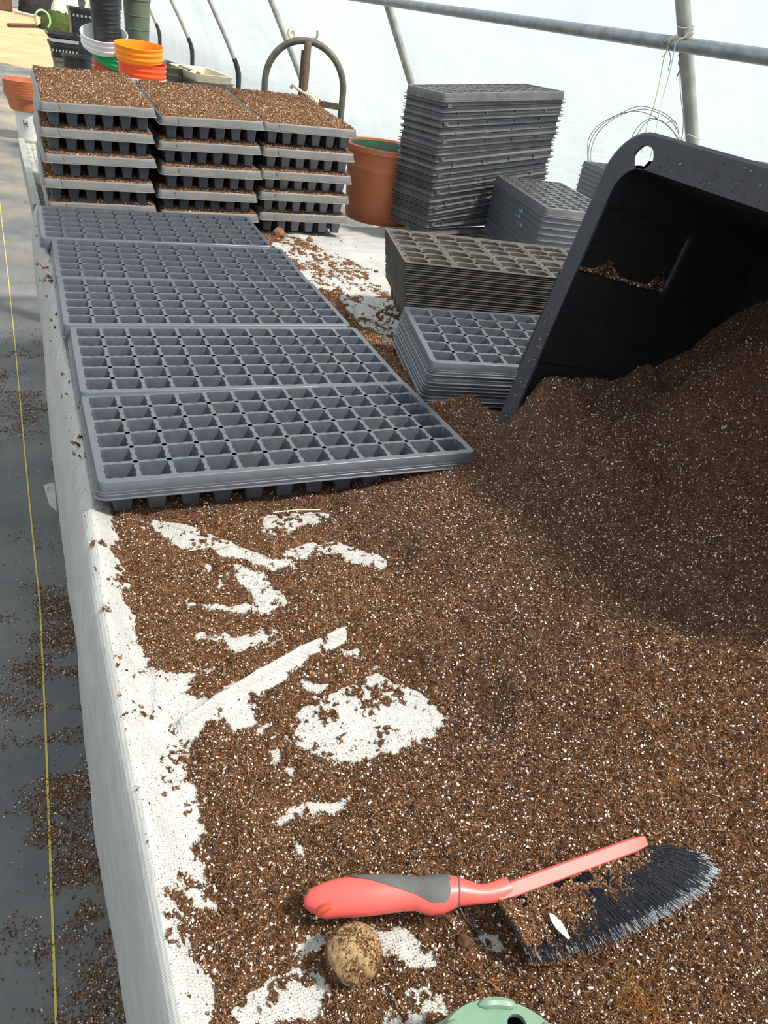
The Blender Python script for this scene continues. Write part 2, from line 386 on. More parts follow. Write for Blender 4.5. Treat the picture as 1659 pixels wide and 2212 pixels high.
# ------------------------------------------------------------------ bench
t = thing('greenhouse_bench', 'long low bench under the white tarp, bare metal mesh at its far end', 'bench', (0, 0, 0))
BX0, BX1, BY0, BY1 = .085, 1.88, -.5, 3.42
b = MB(); b.box((BX0, BY0, -.055), (BX1, 2.46, -.026)); b.build('bench_top', 'wood', t)
for x, n in ((BX0-.012, 'side_rail'), (BX1-.02, 'side_rail')):
    b = MB(); b.box((x, BY0, -.075), (x+.02, 2.44, -.032)); b.box((x, 2.44, -.06), (x+.02, BY1, .012)); b.build(n, 'galv_pale', t)
b = MB(); b.box((BX0, BY1-.03, -.06), (BX1, BY1, -.004)); b.build('end_rail', 'galv_pale', t)
b = MB()
dx, dy = .042, .024
for i in range(int((BX1-BX0)/dx)):
    for j in range(int((BY1-2.4)/dy)):
        if BX0+i*dx > .75 : continue
        x = BX0+.005+i*dx; y = 2.4+j*dy
        for (a, c) in (((x, y+dy/2), (x+dx/2, y)), ((x+dx/2, y), (x+dx, y+dy/2)), ((x, y+dy/2), (x+dx/2, y+dy)), ((x+dx/2, y+dy), (x+dx, y+dy/2))):
            w_ = .0022
            b.add([(a[0], a[1]-w_, -.006), (c[0], c[1]-w_, -.006), (c[0], c[1]+w_, -.002), (a[0], a[1]+w_, -.002)], [(0, 1, 2, 3)])
b.build('expanded_metal_mesh', 'galv_pale', t)
for x in (BX0+.06, BX1-.1):
    for y in (-.3, 1.2, 2.3, 3.36):
        b = MB(); b.box((x, y, FLOOR), (x+.05, y+.05, -.045)); b.build('leg', 'wood', t)

# ------------------------------------------------------------------ tarp
def seg_d(x, y, a, b_):
    ax, ay = a; bx, by = b_; dx, dy = bx-ax, by-ay; L = dx*dx+dy*dy
    tt = np.clip(((x-ax)*dx+(y-ay)*dy)/L, 0, 1); return np.hypot(x-ax-tt*dx, y-ay-tt*dy), tt
FOLDS = []
def fold(pts, h, wd):
    P = [onz(u, v, .005)[:2] for u, v in pts]
    for a, c in zip(P[:-1], P[1:]): FOLDS.append((a, c, h, wd))
fold([(395, 1560), (470, 1510), (560, 1455), (650, 1405), (742, 1362)], .011, .0055)
fold([(232, 1395), (290, 1402), (335, 1432), (345, 1500), (330, 1560)], .007, .006)
fold([(290, 1745), (340, 1712), (385, 1692)], .006, .005)
fold([(330, 1120), (400, 1150), (470, 1170), (560, 1200), (655, 1222)], .004, .007)
fold([(660, 605), (720, 640), (790, 665), (868, 700)], .010, .010)
fold([(600, 575), (650, 600), (700, 630), (760, 665)], .006, .010)
def edge_x(y):
    return np.interp(y, [-.5, .25, .42, .62, .78, .99, 1.21, 1.46, 1.91, 2.3], [.045, .048, .050, .053, .058, .064, .069, .072, .080, .084])+.004*fbm(y*1., y*0., 5, 3, 3)
def tarp_z(x, y):
    e = edge_x(y); s = x-e
    lip = .022*np.exp(-np.maximum(s, 0)**2/(2*.016**2))
    z = lip+.0025*fbm(x, y, 9, 4, 21)+.0012*fbm(x*1.8, y, 40, 3, 22)-.003
    far = np.clip((y-1.35)/.4, 0, 1)
    z = z+far*(.014*(np.maximum(fbm(x, y*2.2, 6, 3, 30), -.3)+.1)+.004*np.abs(fbm(x*.6, y*2., 22, 3, 31)))
    for a, c, h, wd in FOLDS:
        d, tt = seg_d(x, y, a, c); z = np.maximum(z, z*0+h*np.exp(-(d/wd)**2)+z*(1-np.exp(-(d/wd)**2)))
    return z
def tarp():
    ya = [-.45]; 
    while ya[-1] < 2.42: ya.append(ya[-1]+(.012 if ya[-1] < .1 else .0022+.0022*max(ya[-1]-.3, 0)))
    ya = np.array(ya)
    xs = np.r_[np.linspace(0, .12, 44), np.arange(.123, .75, .0032), np.arange(.75, 1.86, .012)]
    hem = lambda y: np.interp(y, [-.5, .3, .6, 1., 1.5, 2.4], [-.40, -.40, -.46, -.44, -.36, -.24])
    sv = np.linspace(1, 0, 30)[:-1]
    YY, SS = np.meshgrid(ya, sv, indexing='ij')
    drop = SS*(-hem(YY)); e = edge_x(YY)
    fl = .007*fbm(YY, drop*.3, 4, 4, 8)+.004*fbm(YY, drop*.5, 14, 3, 9)
    XD = e-.010*np.minimum(drop/.02, 1)-.012*drop-.5*fl*np.minimum(drop*8, 1)*1.6-np.interp(YY, [-.5, .35, .8, 1.6, 2.4], [.004, .006, .016, .018, .012])*np.minimum(drop/.1, 1)
    zt = tarp_z(e, YY); ZD = zt-drop+.004*(1-np.minimum(drop/.02, 1))
    Y2, X2 = np.meshgrid(ya, xs, indexing='ij'); X2 = X2+edge_x(Y2)
    Z2 = tarp_z(X2, Y2)
    X = np.concatenate([XD, X2], 1); Y = np.concatenate([YY, Y2], 1); Z = np.concatenate([ZD, Z2], 1)
    nr, nc = X.shape; V = np.stack([X, Y, Z], -1).reshape(-1, 3)
    i = np.arange(nr-1)[:, None]*nc+np.arange(nc-1)[None]; i = i.ravel()
    o = fastmesh('white_tarp', V, np.stack([i, i+1, i+nc+1, i+nc], 1), ['tarp'], smooth=True)
    tag(o, 'white woven plastic tarp covering the bench and hanging over its side', 'tarp')
    g = onx(102, 1046, .005)
    b = MB(); 
    b.add((lambda q_: [(q_[0]+.010, q_[1]-.035, q_[2]-.028), (q_[0]-.004, q_[1]-.020, q_[2]-.018), (q_[0]-.012, q_[1]+.020, q_[2]+.012), (q_[0]+.012, q_[1]+.022, q_[2]+.016)])(onx(108, 1066, .026)), [(0, 1, 2, 3)])
    b.build('corner_tab', 'tarp', o)
    b = MB(); R_ = .006
    b.loft([[(lambda q_: (q_[0]-.003+.35*rr*math.cos(a), q_[1]+.008+rr*math.cos(a), q_[2]+.005+.002+rr*math.sin(a)*.8+.001*(k == 1)))(onx(108, 1066, .026)) for a in np.linspace(0, 2*PI, 17)[:-1]] for k, rr in enumerate((R_*.5, R_*.75, R_))]); b.build('grommet', 'galv', o, True)
    return o
tarp()

# ------------------------------------------------------------------ seedling tray meshes (72 cells, long side along x, deck top at z=0)
PXC, PYC = .0435, .0422
def cell_outline(cx, cy, hx, hy, n=28, wave=.0009, p=7):
    out = []
    for k in range(n):
        a = 2*PI*(k+.5)/n; ca, sa = math.cos(a), math.sin(a)
        r = 1/((abs(ca)**p+abs(sa)**p)**(1/p)); x, y = r*ca, r*sa
        wv = wave*math.cos(4*PI*min(abs(x), abs(y)))
        if abs(x) > abs(y): out.append((cx+hx*x+math.copysign(wv, x), cy+hy*y))
        else: out.append((cx+hx*x, cy+hy*y+math.copysign(wv, y)))
    return out
def rrect(hx, hy, r, seg=6):
    out = []
    for sx, sy, a0 in ((1, 1, 0), (-1, 1, 90), (-1, -1, 180), (1, -1, 270)):
        for k in range(seg+1):
            a = math.radians(a0+90*k/seg); out.append((sx*(hx-r)+r*math.cos(a), sy*(hy-r)+r*math.sin(a)))
    return out
M0 = .0065
def tray_meshes(nx=12, ny=6, px=PXC, py=PYC, open_x=.0188, open_y=.0181, depth=.054, skirt=.022, margin=M0, tmat='tray', smat='skirt', holes=True, round_p=11, nseg=28, cups=True, lip=.0022, tag_='', wave=.0011):
    b = MB(); n = nseg
    for i in range(nx):
        for j in range(ny):
            cx = (i-(nx-1)/2)*px; cy = (j-(ny-1)/2)*py
            op = []; bd = []
            for qd in range(4):
                ca, sa = (1, 0, -1, 0)[qd], (0, 1, 0, -1)[qd]
                sgx, sgy = (1, -1, -1, 1)[qd], (1, 1, -1, -1)[qd]
                ci, cj = i+(sgx > 0), j+(sgy > 0)
                rr_ = .0036 if (holes and 0 < ci < nx and 0 < cj < ny) else 0.
                w2, h2 = px/2, py/2
                if rr_:
                    arc = [(w2-rr_*math.cos(t_), h2-rr_*math.sin(t_)) for t_ in (PI/2, PI/3, PI/6, 0)]
                    arc = [(w2, h2-rr_)]+[(w2-rr_*math.sin(t_), h2-rr_*math.cos(t_)) for t_ in (PI/6, PI/3)]+[(w2-rr_, h2)]
                    seq = [(w2, 0), (w2, h2*.45)]+arc+[(w2*.45, h2)]
                else: seq = [(w2, 0), (w2, h2*.45), (w2, h2*.8), (w2, h2), (w2*.8, h2), (w2*.6, h2), (w2*.45, h2)]
                seqo = [0, 24, 36, 42, 48, 54, 66]
                if sgx*sgy < 0:   # mirrored quadrant: walk from the y axis to the x axis
                    seq = [(0, h2)]+seq[:0:-1]; seqo = [90-v for v in ([0, 24, 36, 42, 48, 54, 66][:0:-1])]; seqo = [90]+seqo[::1]; seqo = [90]+[v for v in (66, 54, 48, 42, 36, 24)]
                for (qx, qy), dg in zip(seq, seqo):
                    bd.append((cx+sgx*qx, cy+sgy*qy)); an = math.radians(dg); c_, s_ = math.cos(an), math.sin(an)
                    r_ = 1/((abs(c_)**round_p+abs(s_)**round_p)**(1/round_p)); x, y = r_*c_, r_*s_
                    wv = wave*(1 if min(x, y) < .25 else (-.6 if min(x, y) < .62 else .2))
                    X_, Y_ = open_x*x, open_y*y
                    if x > y: X_ += wv
                    else: Y_ += wv
                    op.append((cx+sgx*X_, cy+sgy*Y_))
            rings = [[(X, Y, 0) for X, Y in bd], [(X, Y, 0) for X, Y in op]]
            if cups:
                for f, z in (((.97, -.0025), (.80, -depth*.38), (.58, -depth)) if depth > .02 else ((.99, -.0015), (.96, -depth))):
                    rings.append([(cx+(X-cx)*f, cy+(Y-cy)*f, z) for X, Y in op])
            b.loft(rings, True, False, cups and depth > .02)
    deck = b
    # frame from the cell grid to the outer edge
    HX, HY = nx*px/2, ny*py/2
    inner = []; 
    m = 7
    ring_o = rrect(HX+margin, HY+margin, .009, m)
    ring_i = []
    for (X, Y) in ring_o: ring_i.append((max(-HX, min(HX, X)), max(-HY, min(HY, Y))))
    deck.loft([[(X, Y, 0) for X, Y in ring_i], [(X, Y, 0) for X, Y in ring_o]])
    s = MB()
    def rr(g, z): return [(X, Y, z) for X, Y in rrect(HX+margin+g, HY+margin+g, .009+max(g, 0), m)]
    s.loft([rr(0, 0), rr(.0010, -.0010), rr(.0024, -skirt*.6), rr(.0034, -skirt*.62), rr(.0036, -skirt*.75), rr(.0042, -skirt*.77), rr(.0044, -skirt+.001), rr(.0044+lip, -skirt), rr(.0044+lip, -skirt-.0008), rr(.0034, -skirt-.0008), rr(.003, -skirt*.7), rr(.0, -.002)])
    if tag_ == '_filled':
        for sg in (-1, 1):
            X0 = sg*(HX+margin+.0008); X1 = sg*(HX+margin+.0046)
            s.loft([[(X0+sg*.0004, -HY+.034, -.002), (X0+sg*.0004, HY-.034, -.002), (X1-sg*.0006, HY-.038, -skirt*.95), (X1-sg*.0006, -HY+.038, -skirt*.95)], [(X0+sg*.0018, -HY+.035, -.003), (X0+sg*.0018, HY-.035, -.003), (X1+sg*.0008, HY-.039, -skirt*.93), (X1+sg*.0008, -HY+.039, -skirt*.93)]], True, False, True)
    dm = deck.build('cell_deck'+tag_, tmat, None, True); sm = s.build('skirt'+tag_, smat, None, True)
    d1, s1 = dm.data, sm.data
    bpy.data.objects.remove(dm); bpy.data.objects.remove(sm)
    return d1, s1
ME_D, ME_S = tray_meshes(smat='tray')
ME_DF, ME_SF = tray_meshes(tag_='_filled', nseg=20, skirt=.020)
ME_DN, ME_SN = tray_meshes(depth=.014, tag_='_nested', nseg=20, smat='tray')
def tray(label, cat, loc, rot, dm, smm, group, scale=None):
    t = thing('seedling_tray', label, cat, loc, group=group, rot=rot)
    link('cell_deck', dm, t); link('skirt', smm, t)
    if scale: t.scale = scale
    return t
# five empty trays in a row; position/axes from the fit
ROW = [((.340, .997, .058), -.018, (.028, -.009)), ((.346, 1.261, .056), -.029, (-.004, .001)), ((.345, 1.529, .059), -.032, (.004, -.004)),
       ((.353, 1.795, .058), -.038, (-.012, .002)), ((.340, 2.064, .064), -.026, (-.02, -.003))]
RL = ['nearest empty black 72-cell tray in the row, its end sunk in the soil', 'second nearest empty black 72-cell tray in the row', 'middle empty black 72-cell tray of the row of five',
      'fourth empty black 72-cell tray of the row, one in front of the farthest', 'farthest empty black 72-cell tray, touching the filled stacks']
for (p, rz, (ty, tx)), lb in zip(ROW, RL):
    tray(lb, 'seed tray', p, (-ty, tx, rz), ME_D, ME_S, 'empty trays laid out in a row on the tarp')

# ------------------------------------------------------------------ soil granule cloud
OCT_V = np.array([(1, 0, 0), (-1, 0, 0), (0, 1, 0), (0, -1, 0), (0, 0, 1), (0, 0, -1)], float)
OCT_F = np.array([(0, 2, 4), (2, 1, 4), (1, 3, 4), (3, 0, 4), (2, 0, 5), (1, 2, 5), (3, 1, 5), (0, 3, 5)])
def grains(P, size, elong=1.6, seed=1):
    thin = .62 if elong >= 3 else 1.
    """arrays of lumpy octahedra at P"""
    r = np.random.default_rng(seed); n = len(P)
    q = r.normal(size=(n, 4)); q /= np.linalg.norm(q, axis=1)[:, None]
    a, b_, c, d = q.T
    Rm = np.stack([1-2*(c*c+d*d), 2*(b_*c-d*a), 2*(b_*d+c*a), 2*(b_*c+d*a), 1-2*(b_*b_+d*d), 2*(c*d-b_*a), 2*(b_*d-c*a), 2*(c*d+b_*a), 1-2*(b_*b_+c*c)], 1).reshape(n, 3, 3)
    s = size[:, None]*np.stack([1+r.random(n)*(elong-1)*1.5, (.6+.5*r.random(n))*thin, (.5+.5*r.random(n))*thin], 1)
    V = OCT_V[None]*(1+.35*(r.random((n, 6, 1))-.5)); V = V*s[:, None, :]
    V = np.einsum('nij,nkj->nki', Rm, V)+P[:, None, :]
    Fi = OCT_F[None]+(np.arange(n)*6)[:, None, None]
    return V.reshape(-1, 3), Fi.reshape(-1, 3)
def join_grains(parts):
    Vs, Fs, Ms, o = [], [], [], 0
    for (V, Fi), m in parts:
        if hasattr(m, '__len__'): m = m if len(m) == len(Fi) else np.repeat(m, 8)
        else: m = np.full(len(Fi), m)
        Vs.append(V); Fs.append(Fi+o); Ms.append(m); o += len(V)
    return np.concatenate(Vs), np.concatenate(Fs), np.concatenate(Ms)

# fill for trays: lumpy sheet + grains (local, short side along x here handled by tray axes)
def fill_mesh(seed, dense):
    r = np.random.default_rng(seed); HX, HY = 6*PXC+.004, 3*PYC+.004
    nx_, ny_ = (150, 80) if dense else (100, 44)
    xs = np.linspace(-HX, HX, nx_); ys_ = np.linspace(-HY, HY, ny_); X, Y = np.meshgrid(xs, ys_, indexing='ij')
    edge = np.minimum(HX-abs(X), HY-abs(Y)); amp = .0045 if dense else .006
    Z = .002+amp*fbm(X, Y, 60, 4, seed)+.002*fbm(X, Y, 12, 3, seed+5)+.003*np.minimum(edge/.02, 1)-.0035*(edge < .002)
    if not dense: Z = Z*.5
    V = np.stack([X, Y, Z], -1).reshape(-1, 3); i = (np.arange(nx_-1)[:, None]*ny_+np.arange(ny_-1)[None]).ravel()
    Fq = np.stack([i, i+ny_, i+ny_+1, i+1], 1); T = np.concatenate([Fq[:, [0, 1, 2]], Fq[:, [0, 2, 3]]])
    N = 15000 if dense else 5200
    xr = r.uniform(-HX, HX, N)
    if not dense: xr = np.where(r.random(N) < .5, -HX+np.abs(r.normal(0, .03, N)), xr)
    yr = r.uniform(-HY, HY, N); ii = np.clip(((xr+HX)/(2*HX)*(nx_-1)).astype(int), 0, nx_-1); jj = np.clip(((yr+HY)/(2*HY)*(ny_-1)).astype(int), 0, ny_-1)
    zr = Z[ii, jj]+r.uniform(0, .0012, N); P = np.stack([xr, yr, zr], 1); kk = r.random(N)
    pr = [((V, T), 0)]
    for lo, hi, m, s0, s1, sd in ((0, .62, 1, .0009, .0022, 1), (.62, .86, 2, .0009, .002, 2), (.86, 1.01, 3, .0008, .0019, 3)):
        q = P[(kk >= lo) & (kk < hi)]; pr.append((grains(q, r.uniform(s0, s1, len(q)), 1.8 if m < 3 else 1.2, seed+sd), m))
    V, T, m = join_grains(pr)
    o = fastmesh('soil_fill', V, T, ['soil', 'crumb', 'crumb_dark', 'perlite'], m); me = o.data; bpy.data.objects.remove(o); return me
FILL_TOP = [fill_mesh(100+k*9, True) for k in range(2)]; FILL_LOW = [fill_mesh(200+k*9, False) for k in range(3)]
# skirt of filled trays, front (x,z) corners read per tray: long side runs away from the camera (local -x end faces us)
FS = {0: [(.114, .299, .363, .308), (.110, .241, .364, .247), (.111, .183, .362, .188), (.107, .124, .361, .127), (.112, .067, .365, .070)],
      1: [(.395, .293, .650, .303), (.392, .233, .648, .241), (.391, .173, .652, .178), (.384, .113, .646, .116), (.388, .059, .656, .062)],
      2: [(.674, .299, .938, .303), (.676, .236, .932, .240), (.673, .177, .932, .180), (.671, .121, .929, .124), (.680, .064, .934, .067)]}
SN = ['left', 'middle', 'right']
for k in FS:
    for q, (xa, za, xb, zb) in enumerate(FS[k]):
        top = q == 0; n = len(FS[k])
        pos = {0: 'top', n-1: 'bottom'}.get(q, ORD[q]+' from the top')
        lb = ('black seed tray filled with potting mix, on top of the %s filled stack' % SN[k]) if top else ('soil-filled black seed tray, %s of the %s filled stack' % (pos, SN[k]))
        # centre: front edge centre + half length along +y
        cx = (xa+xb)/2; zc = (za+zb)/2; yf = 2.24+(.015 if k == 2 else 0)+RNG.uniform(-.004, .004)
        HL = 6*PXC+M0; pit = -.030 if q < 3 else -.015
        rz = PI/2-(.02 if k < 2 else .035)+RNG.uniform(-.012, .012); roll = math.atan2(zb-za, xb-xa)
        t = thing('seedling_tray', lb, 'seed tray', (cx+.004, yf+HL*math.cos(pit), zc-HL*math.sin(pit)-.0), group='soil-filled trays in three stacks', rot=(0, 0, 0))
        t.rotation_euler = (Matrix.Rotation(-pit, 3, 'X')@Matrix.Rotation(-roll, 3, 'Y')@Matrix.Rotation(rz, 3, 'Z')).to_euler()
        link('cell_deck', ME_DF, t); link('skirt', ME_SF, t)
        me = FILL_TOP[k % 2] if top else FILL_LOW[(q+k) % 3]
        so_ = link('soil_fill', me, t); so_['kind'] = 'stuff'; so_['label'] = 'brown potting mix filling the cells'

# ------------------------------------------------------------------ nested stacks
def rot_to(theta, tilt_x=0., tilt_y=0.): return (tilt_x, tilt_y, theta)
# stack S: nine trays like the row ones
for k in range(9):
    lb = 'black 72-cell tray topmost of the short stack beside the black tote' if k == 0 else ('black 72-cell tray, %s of the short stack leaning by the tote' % ('bottom' if k == 8 else ORD[k]+' from the top'))
    z = .116-k*.0068
    tray(lb, 'seed tray', (.927+RNG.uniform(-.0015, .0015)-k*.0006, 1.156+RNG.uniform(-.0015, .0015), z), (.018, -.018, -.235+RNG.uniform(-.004, .004)), ME_D if k in (0, 8) else ME_DN, ME_S if k in (0, 8) else ME_SN, 'new trays nested beside the tote')
# stack D: thin trays with rounded cells in packs of six
def pack_mesh():
    b = MB(); nx, ny = 5, 2; PW, PH = .536/5, .268/2; n = 24
    for i in range(nx):
        for j in range(ny):
            ox = (i-2)*PW; oy = (j-.5)*PH
            for a in range(2):
                for c in range(3):
                    cx = ox+(a-.5)*(PW*.46); cy = oy+(c-1)*(PH*.31)
                    hx, hy = PW*.205, PH*.135
                    op = cell_outline(cx, cy, hx, hy, n, 0, 3.2)
                    bd = []
                    for k in range(n):
                        an = 2*PI*(k+.5)/n; ca, sa = math.cos(an), math.sin(an); m = max(abs(ca), abs(sa)); bd.append((cx+ca/m*PW*.23, cy+sa/m*PH*.155))
                    b.loft([[(X, Y, -.0015) for X, Y in bd], [(X, Y, -.003) for X, Y in op], [(cx+(X-cx)*.9, cy+(Y-cy)*.9, -.018) for X, Y in op], [(cx+(X-cx)*.74, cy+(Y-cy)*.74, -.047) for X, Y in op]], True, False, True)
            A = (PW*.46, PH*.465); B = (PW*.487, PH*.487)
            b.loft([[(ox+sx*A[0], oy+sy*A[1], -.0015) for sx, sy in ((-1, -1), (1, -1), (1, 1), (-1, 1))], [(ox+sx*B[0], oy+sy*B[1], 0) for sx, sy in ((-1, -1), (1, -1), (1, 1), (-1, 1))], [(ox+sx*PW/2, oy+sy*PH/2, 0) for sx, sy in ((-1, -1), (1, -1), (1, 1), (-1, 1))]])
    o = b.build('x', 'tray_brown', None, True); me = o.data; bpy.data.objects.remove(o)
    s = MB()
    def rr(g, z): return [(X, Y, z) for X, Y in rrect(.268+g, .134+g, .004, 3)]
    s.loft([rr(-.0, 0), rr(.003, -.0008), rr(.0034, -.0022), rr(.0012, -.0030), rr(0, -.0044), rr(-.002, -.0044), rr(-.002, -.001)])
    o = s.build('y', 'tray_brown', None, True); m2 = o.data; bpy.data.objects.remove(o); return me, m2
PK, PKR = pack_mesh()
# thin body for nested ones
def flat_ring(hx, hy, w_, zlo):
    s = MB()
    s.loft([[(X, Y, z) for X, Y in rrect(hx-g, hy-g, .01, 3)] for g, z in ((0, 0), (w_, 0), (w_, zlo), (w_*1.1, zlo))]); o = s.build('z', 'tray_brown'); m = o.data; bpy.data.objects.remove(o); return m
PKN = flat_ring(.267, .133, .012, -.004)
dc = np.array([.723, 1.416, .182]); th = -.255; ex = np.array([math.cos(th), math.sin(th), 0]); ey = np.array([-math.sin(th), math.cos(th), 0])
cD = dc+ex*.270+ey*.136
ND = 25
for k in range(ND):
    z = cD[2]-k*.0046; top = k == 0; bot = k == ND-1
    lb = 'dusty black six-pack cell tray, topmost of the thick stack in front of the terracotta pot' if top else ('dusty black six-pack cell tray, %s of the thick nested stack' % ('bottom' if bot else ordn(k+1)+' from the top'))
    t = thing('cell_pack_tray', lb, 'seed tray', (cD[0]+RNG.uniform(-.001, .001)+k*.0008, cD[1]+RNG.uniform(-.001, .001), z), group='thin trays nested in a thick stack', rot=(0, 0, th+RNG.uniform(-.003, .003)))
    link('cell_deck', PK if (top or bot) else PKN, t); link('rim', PKR, t)
# E and F stacks: deep-skirted trays
ME_DE, ME_SE = tray_meshes(tag_='_tall', smat='tray_used', tmat='tray_used', nseg=16, holes=False, lip=.0085, skirt=.021)
def ring_tray(tag_, skirt, lip, mat):
    s = MB(); HX, HY = 6*PXC+M0, 3*PYC+M0
    def rr(g, z): return [(X, Y, z) for X, Y in rrect(HX+g, HY+g, .012, 5)]
    s.loft([rr(-.02, -.001), rr(-.001, -.0005), rr(.001, -.002), rr(.003, -skirt+.002), rr(.004, -skirt), rr(.004+lip, -skirt-.0002), rr(.004+lip, -skirt-.0012), rr(.003, -skirt-.0012), rr(-.001, -.004)])
    o = s.build('q', mat, None, True); m = o.data; bpy.data.objects.remove(o); return m
RE = [ring_tray('a', .010, .006, 'tray_used'), ring_tray('b', .0135, .008, 'tray_used')]
# stack E geometry
E1 = np.array([1.163, 2.20]); thE = math.radians(10); LE, WE = .47, .185
sx, sy = LE/.535, WE/.266
NE = 40; zz = .425; 
for k in range(NE):
    f = k/(NE-1)
    ang = math.radians((5.0+3.0*f)*min(1, (1-f)/.12)); thk = thE+math.radians(.5*math.sin(k*.9)+3*f)
    lean = .018*f+.0022*math.sin(k*.8)
    exx = np.array([math.cos(thk), math.sin(thk)]); eyy = np.array([-math.sin(thk), math.cos(thk)])
    c = E1+exx*LE/2*math.cos(ang)+eyy*WE/2+np.array([lean, 0])
    lb = 'black cell tray topmost of the tall leaning stack' if k == 0 else 'black cell tray, %s of the tall leaning stack' % ('bottom' if k == NE-1 else ordn(k+1)+' from the top')
    t = thing('seedling_tray', lb, 'seed tray', (c[0], c[1], zz+LE/2*math.sin(ang)), group='used trays nested in a tall leaning stack')
    t.rotation_euler = (Matrix.Rotation(thk, 3, 'Z')@Matrix.Rotation(-ang, 3, 'Y')@Matrix.Rotation(-.02, 3, 'X')).to_euler(); t.scale = (sx, sy, 1)
    if k == 0: link('cell_deck', ME_DE, t); link('skirt', ME_SE, t)
    else:
        link('skirt', RE[k % 2], t)
        if k % 3 == 1:
            for q in range(4):
                b = MB(); xq = -.20+.125*q+.01*math.sin(k+q); b.box((xq, -.1467+.0045, -.009), (xq+.005, -.1415+.0045, -.003)); b.build('side_tab', 'tray_used', t)
        if k % 5 == 2:
            b = MB(); b.box((-.257, -.1455, -.011), (-.240, -.138, -.001)); b.build('corner_clip', 'tray_used', t)
    zz -= (.0165 if k == 0 else [.009, .0095, .0085, .0118, .0078][k % 5])
# stack F
ME_DG, ME_SG = tray_meshes(tag_='_deep', smat='tray_used', tmat='tray_used', nseg=16, holes=False, lip=.003, skirt=.022, open_x=.0165, open_y=.0165, wave=.002)
RF = ring_tray('f', .016, .0035, 'tray')
LF, WF = .43, .222; cF0 = np.array([1.31, 1.80]); dF = np.array([1.40-1.31, 2.22-1.80]); dF /= np.linalg.norm(dF); wF = np.array([dF[1], -dF[0]])
angF = math.atan2(dF[1], dF[0]); NF = 12
for k in range(NF):
    c = cF0+dF*LF/2+wF*WF/2+wF*(.0012*k-.02*k/NF); z = .222-(.019*(k > 0)+.0165*max(k-1, 0))*1.
    lb = 'black deep-celled tray topmost of the stack with pale hand-written marks' if k == 0 else 'black deep-skirted tray, %s of the stack with pale marks' % ('bottom' if k == NF-1 else ordn(k+1)+' from the top')
    t = thing('seedling_tray', lb, 'seed tray', (c[0], c[1], z), group='deep trays nested behind the tote', rot=(0, 0, angF)); t.scale = (LF/.535, WF/.266, 1)
    if k == 0: link('cell_deck', ME_DG, t); link('skirt', ME_SG, t)
    else: link('skirt', RF, t)
    MARKS = {2: .55, 3: .52, 4: .60, 8: .50, 10: .48}
    if k in MARKS:   # pale figures on the left-facing skirt (local +y side)
        b = MB(); x0 = -.272+.544*(1-MARKS[k])*.9
        yy = 3*PYC+M0+.0045
        def stroke(pts, X):
            b.tube([(X+px_, yy, -.012+pz_) for px_, pz_ in pts], .0007, 5)
        S5 = [(.000, .008), (-.006, .008), (-.006, .004), (0, .003), (.001, 0), (-.005, -.002), (-.007, -.001)]
        E8 = [(-.003, .004), (-.007, .006), (-.004, .009), (-.001, .006), (-.004, .004), (-.008, .001), (-.005, -.002), (-.001, .001), (-.003, .004)]
        stroke(S5, x0); stroke(E8, x0-.018); stroke(E8, x0-.030); b.build('pale_mark', 'chalk', t)
# stack G (dark thin trays behind F) and H
RG = ring_tray('g', .0155, .005, 'tray')
g0 = atd(1268, 364, 2.32)
NG = 18
for k in range(NG):
    lb = 'dark tray topmost of the small stack just behind the tote corner' if k == 0 else 'dark thin-rimmed tray, %s of the small stack behind the tote corner' % ('bottom' if k == NG-1 else ordn(k+1)+' from the top')
    t = thing('seedling_tray', lb, 'seed tray', (g0[0]+.345, g0[1]+.16, g0[2]-.032-k*.0156), group='dark trays stacked behind the tote corner', rot=(0, 0, PI/2-.1)); t.scale = (.42/.544, .20/.275, 1)
    if k == 0: link('cell_deck', ME_DE, t)
    link('skirt', RG, t)
h0 = atd(1590, 352, 2.0)
for k in range(5):
    lb = 'black tray topmost of the trays showing above the tote at right edge' if k == 0 else 'black tray %s of the trays showing above the tote at right edge' % (ORD[k]+' from the top')
    t = thing('seedling_tray', lb, 'seed tray', (h0[0]+.15, h0[1]-.02, h0[2]-k*.017), group='trays behind the tote at the right edge', rot=(0, 0, -.22)); t.scale = (.30/.544, .22/.275, 1)
    if k == 0: link('cell_deck', ME_DE, t)
    link('skirt', RG, t)
b = MB(); b.box((h0[0]+.0, h0[1]-.12, -.0), (h0[0]+.16, h0[1]+.08, h0[2]-5*.017-.004)); 
o = b.build('upturned_crate', 'black_pot'); tag(o, 'dark crate under the trays behind the tote at right', 'crate')

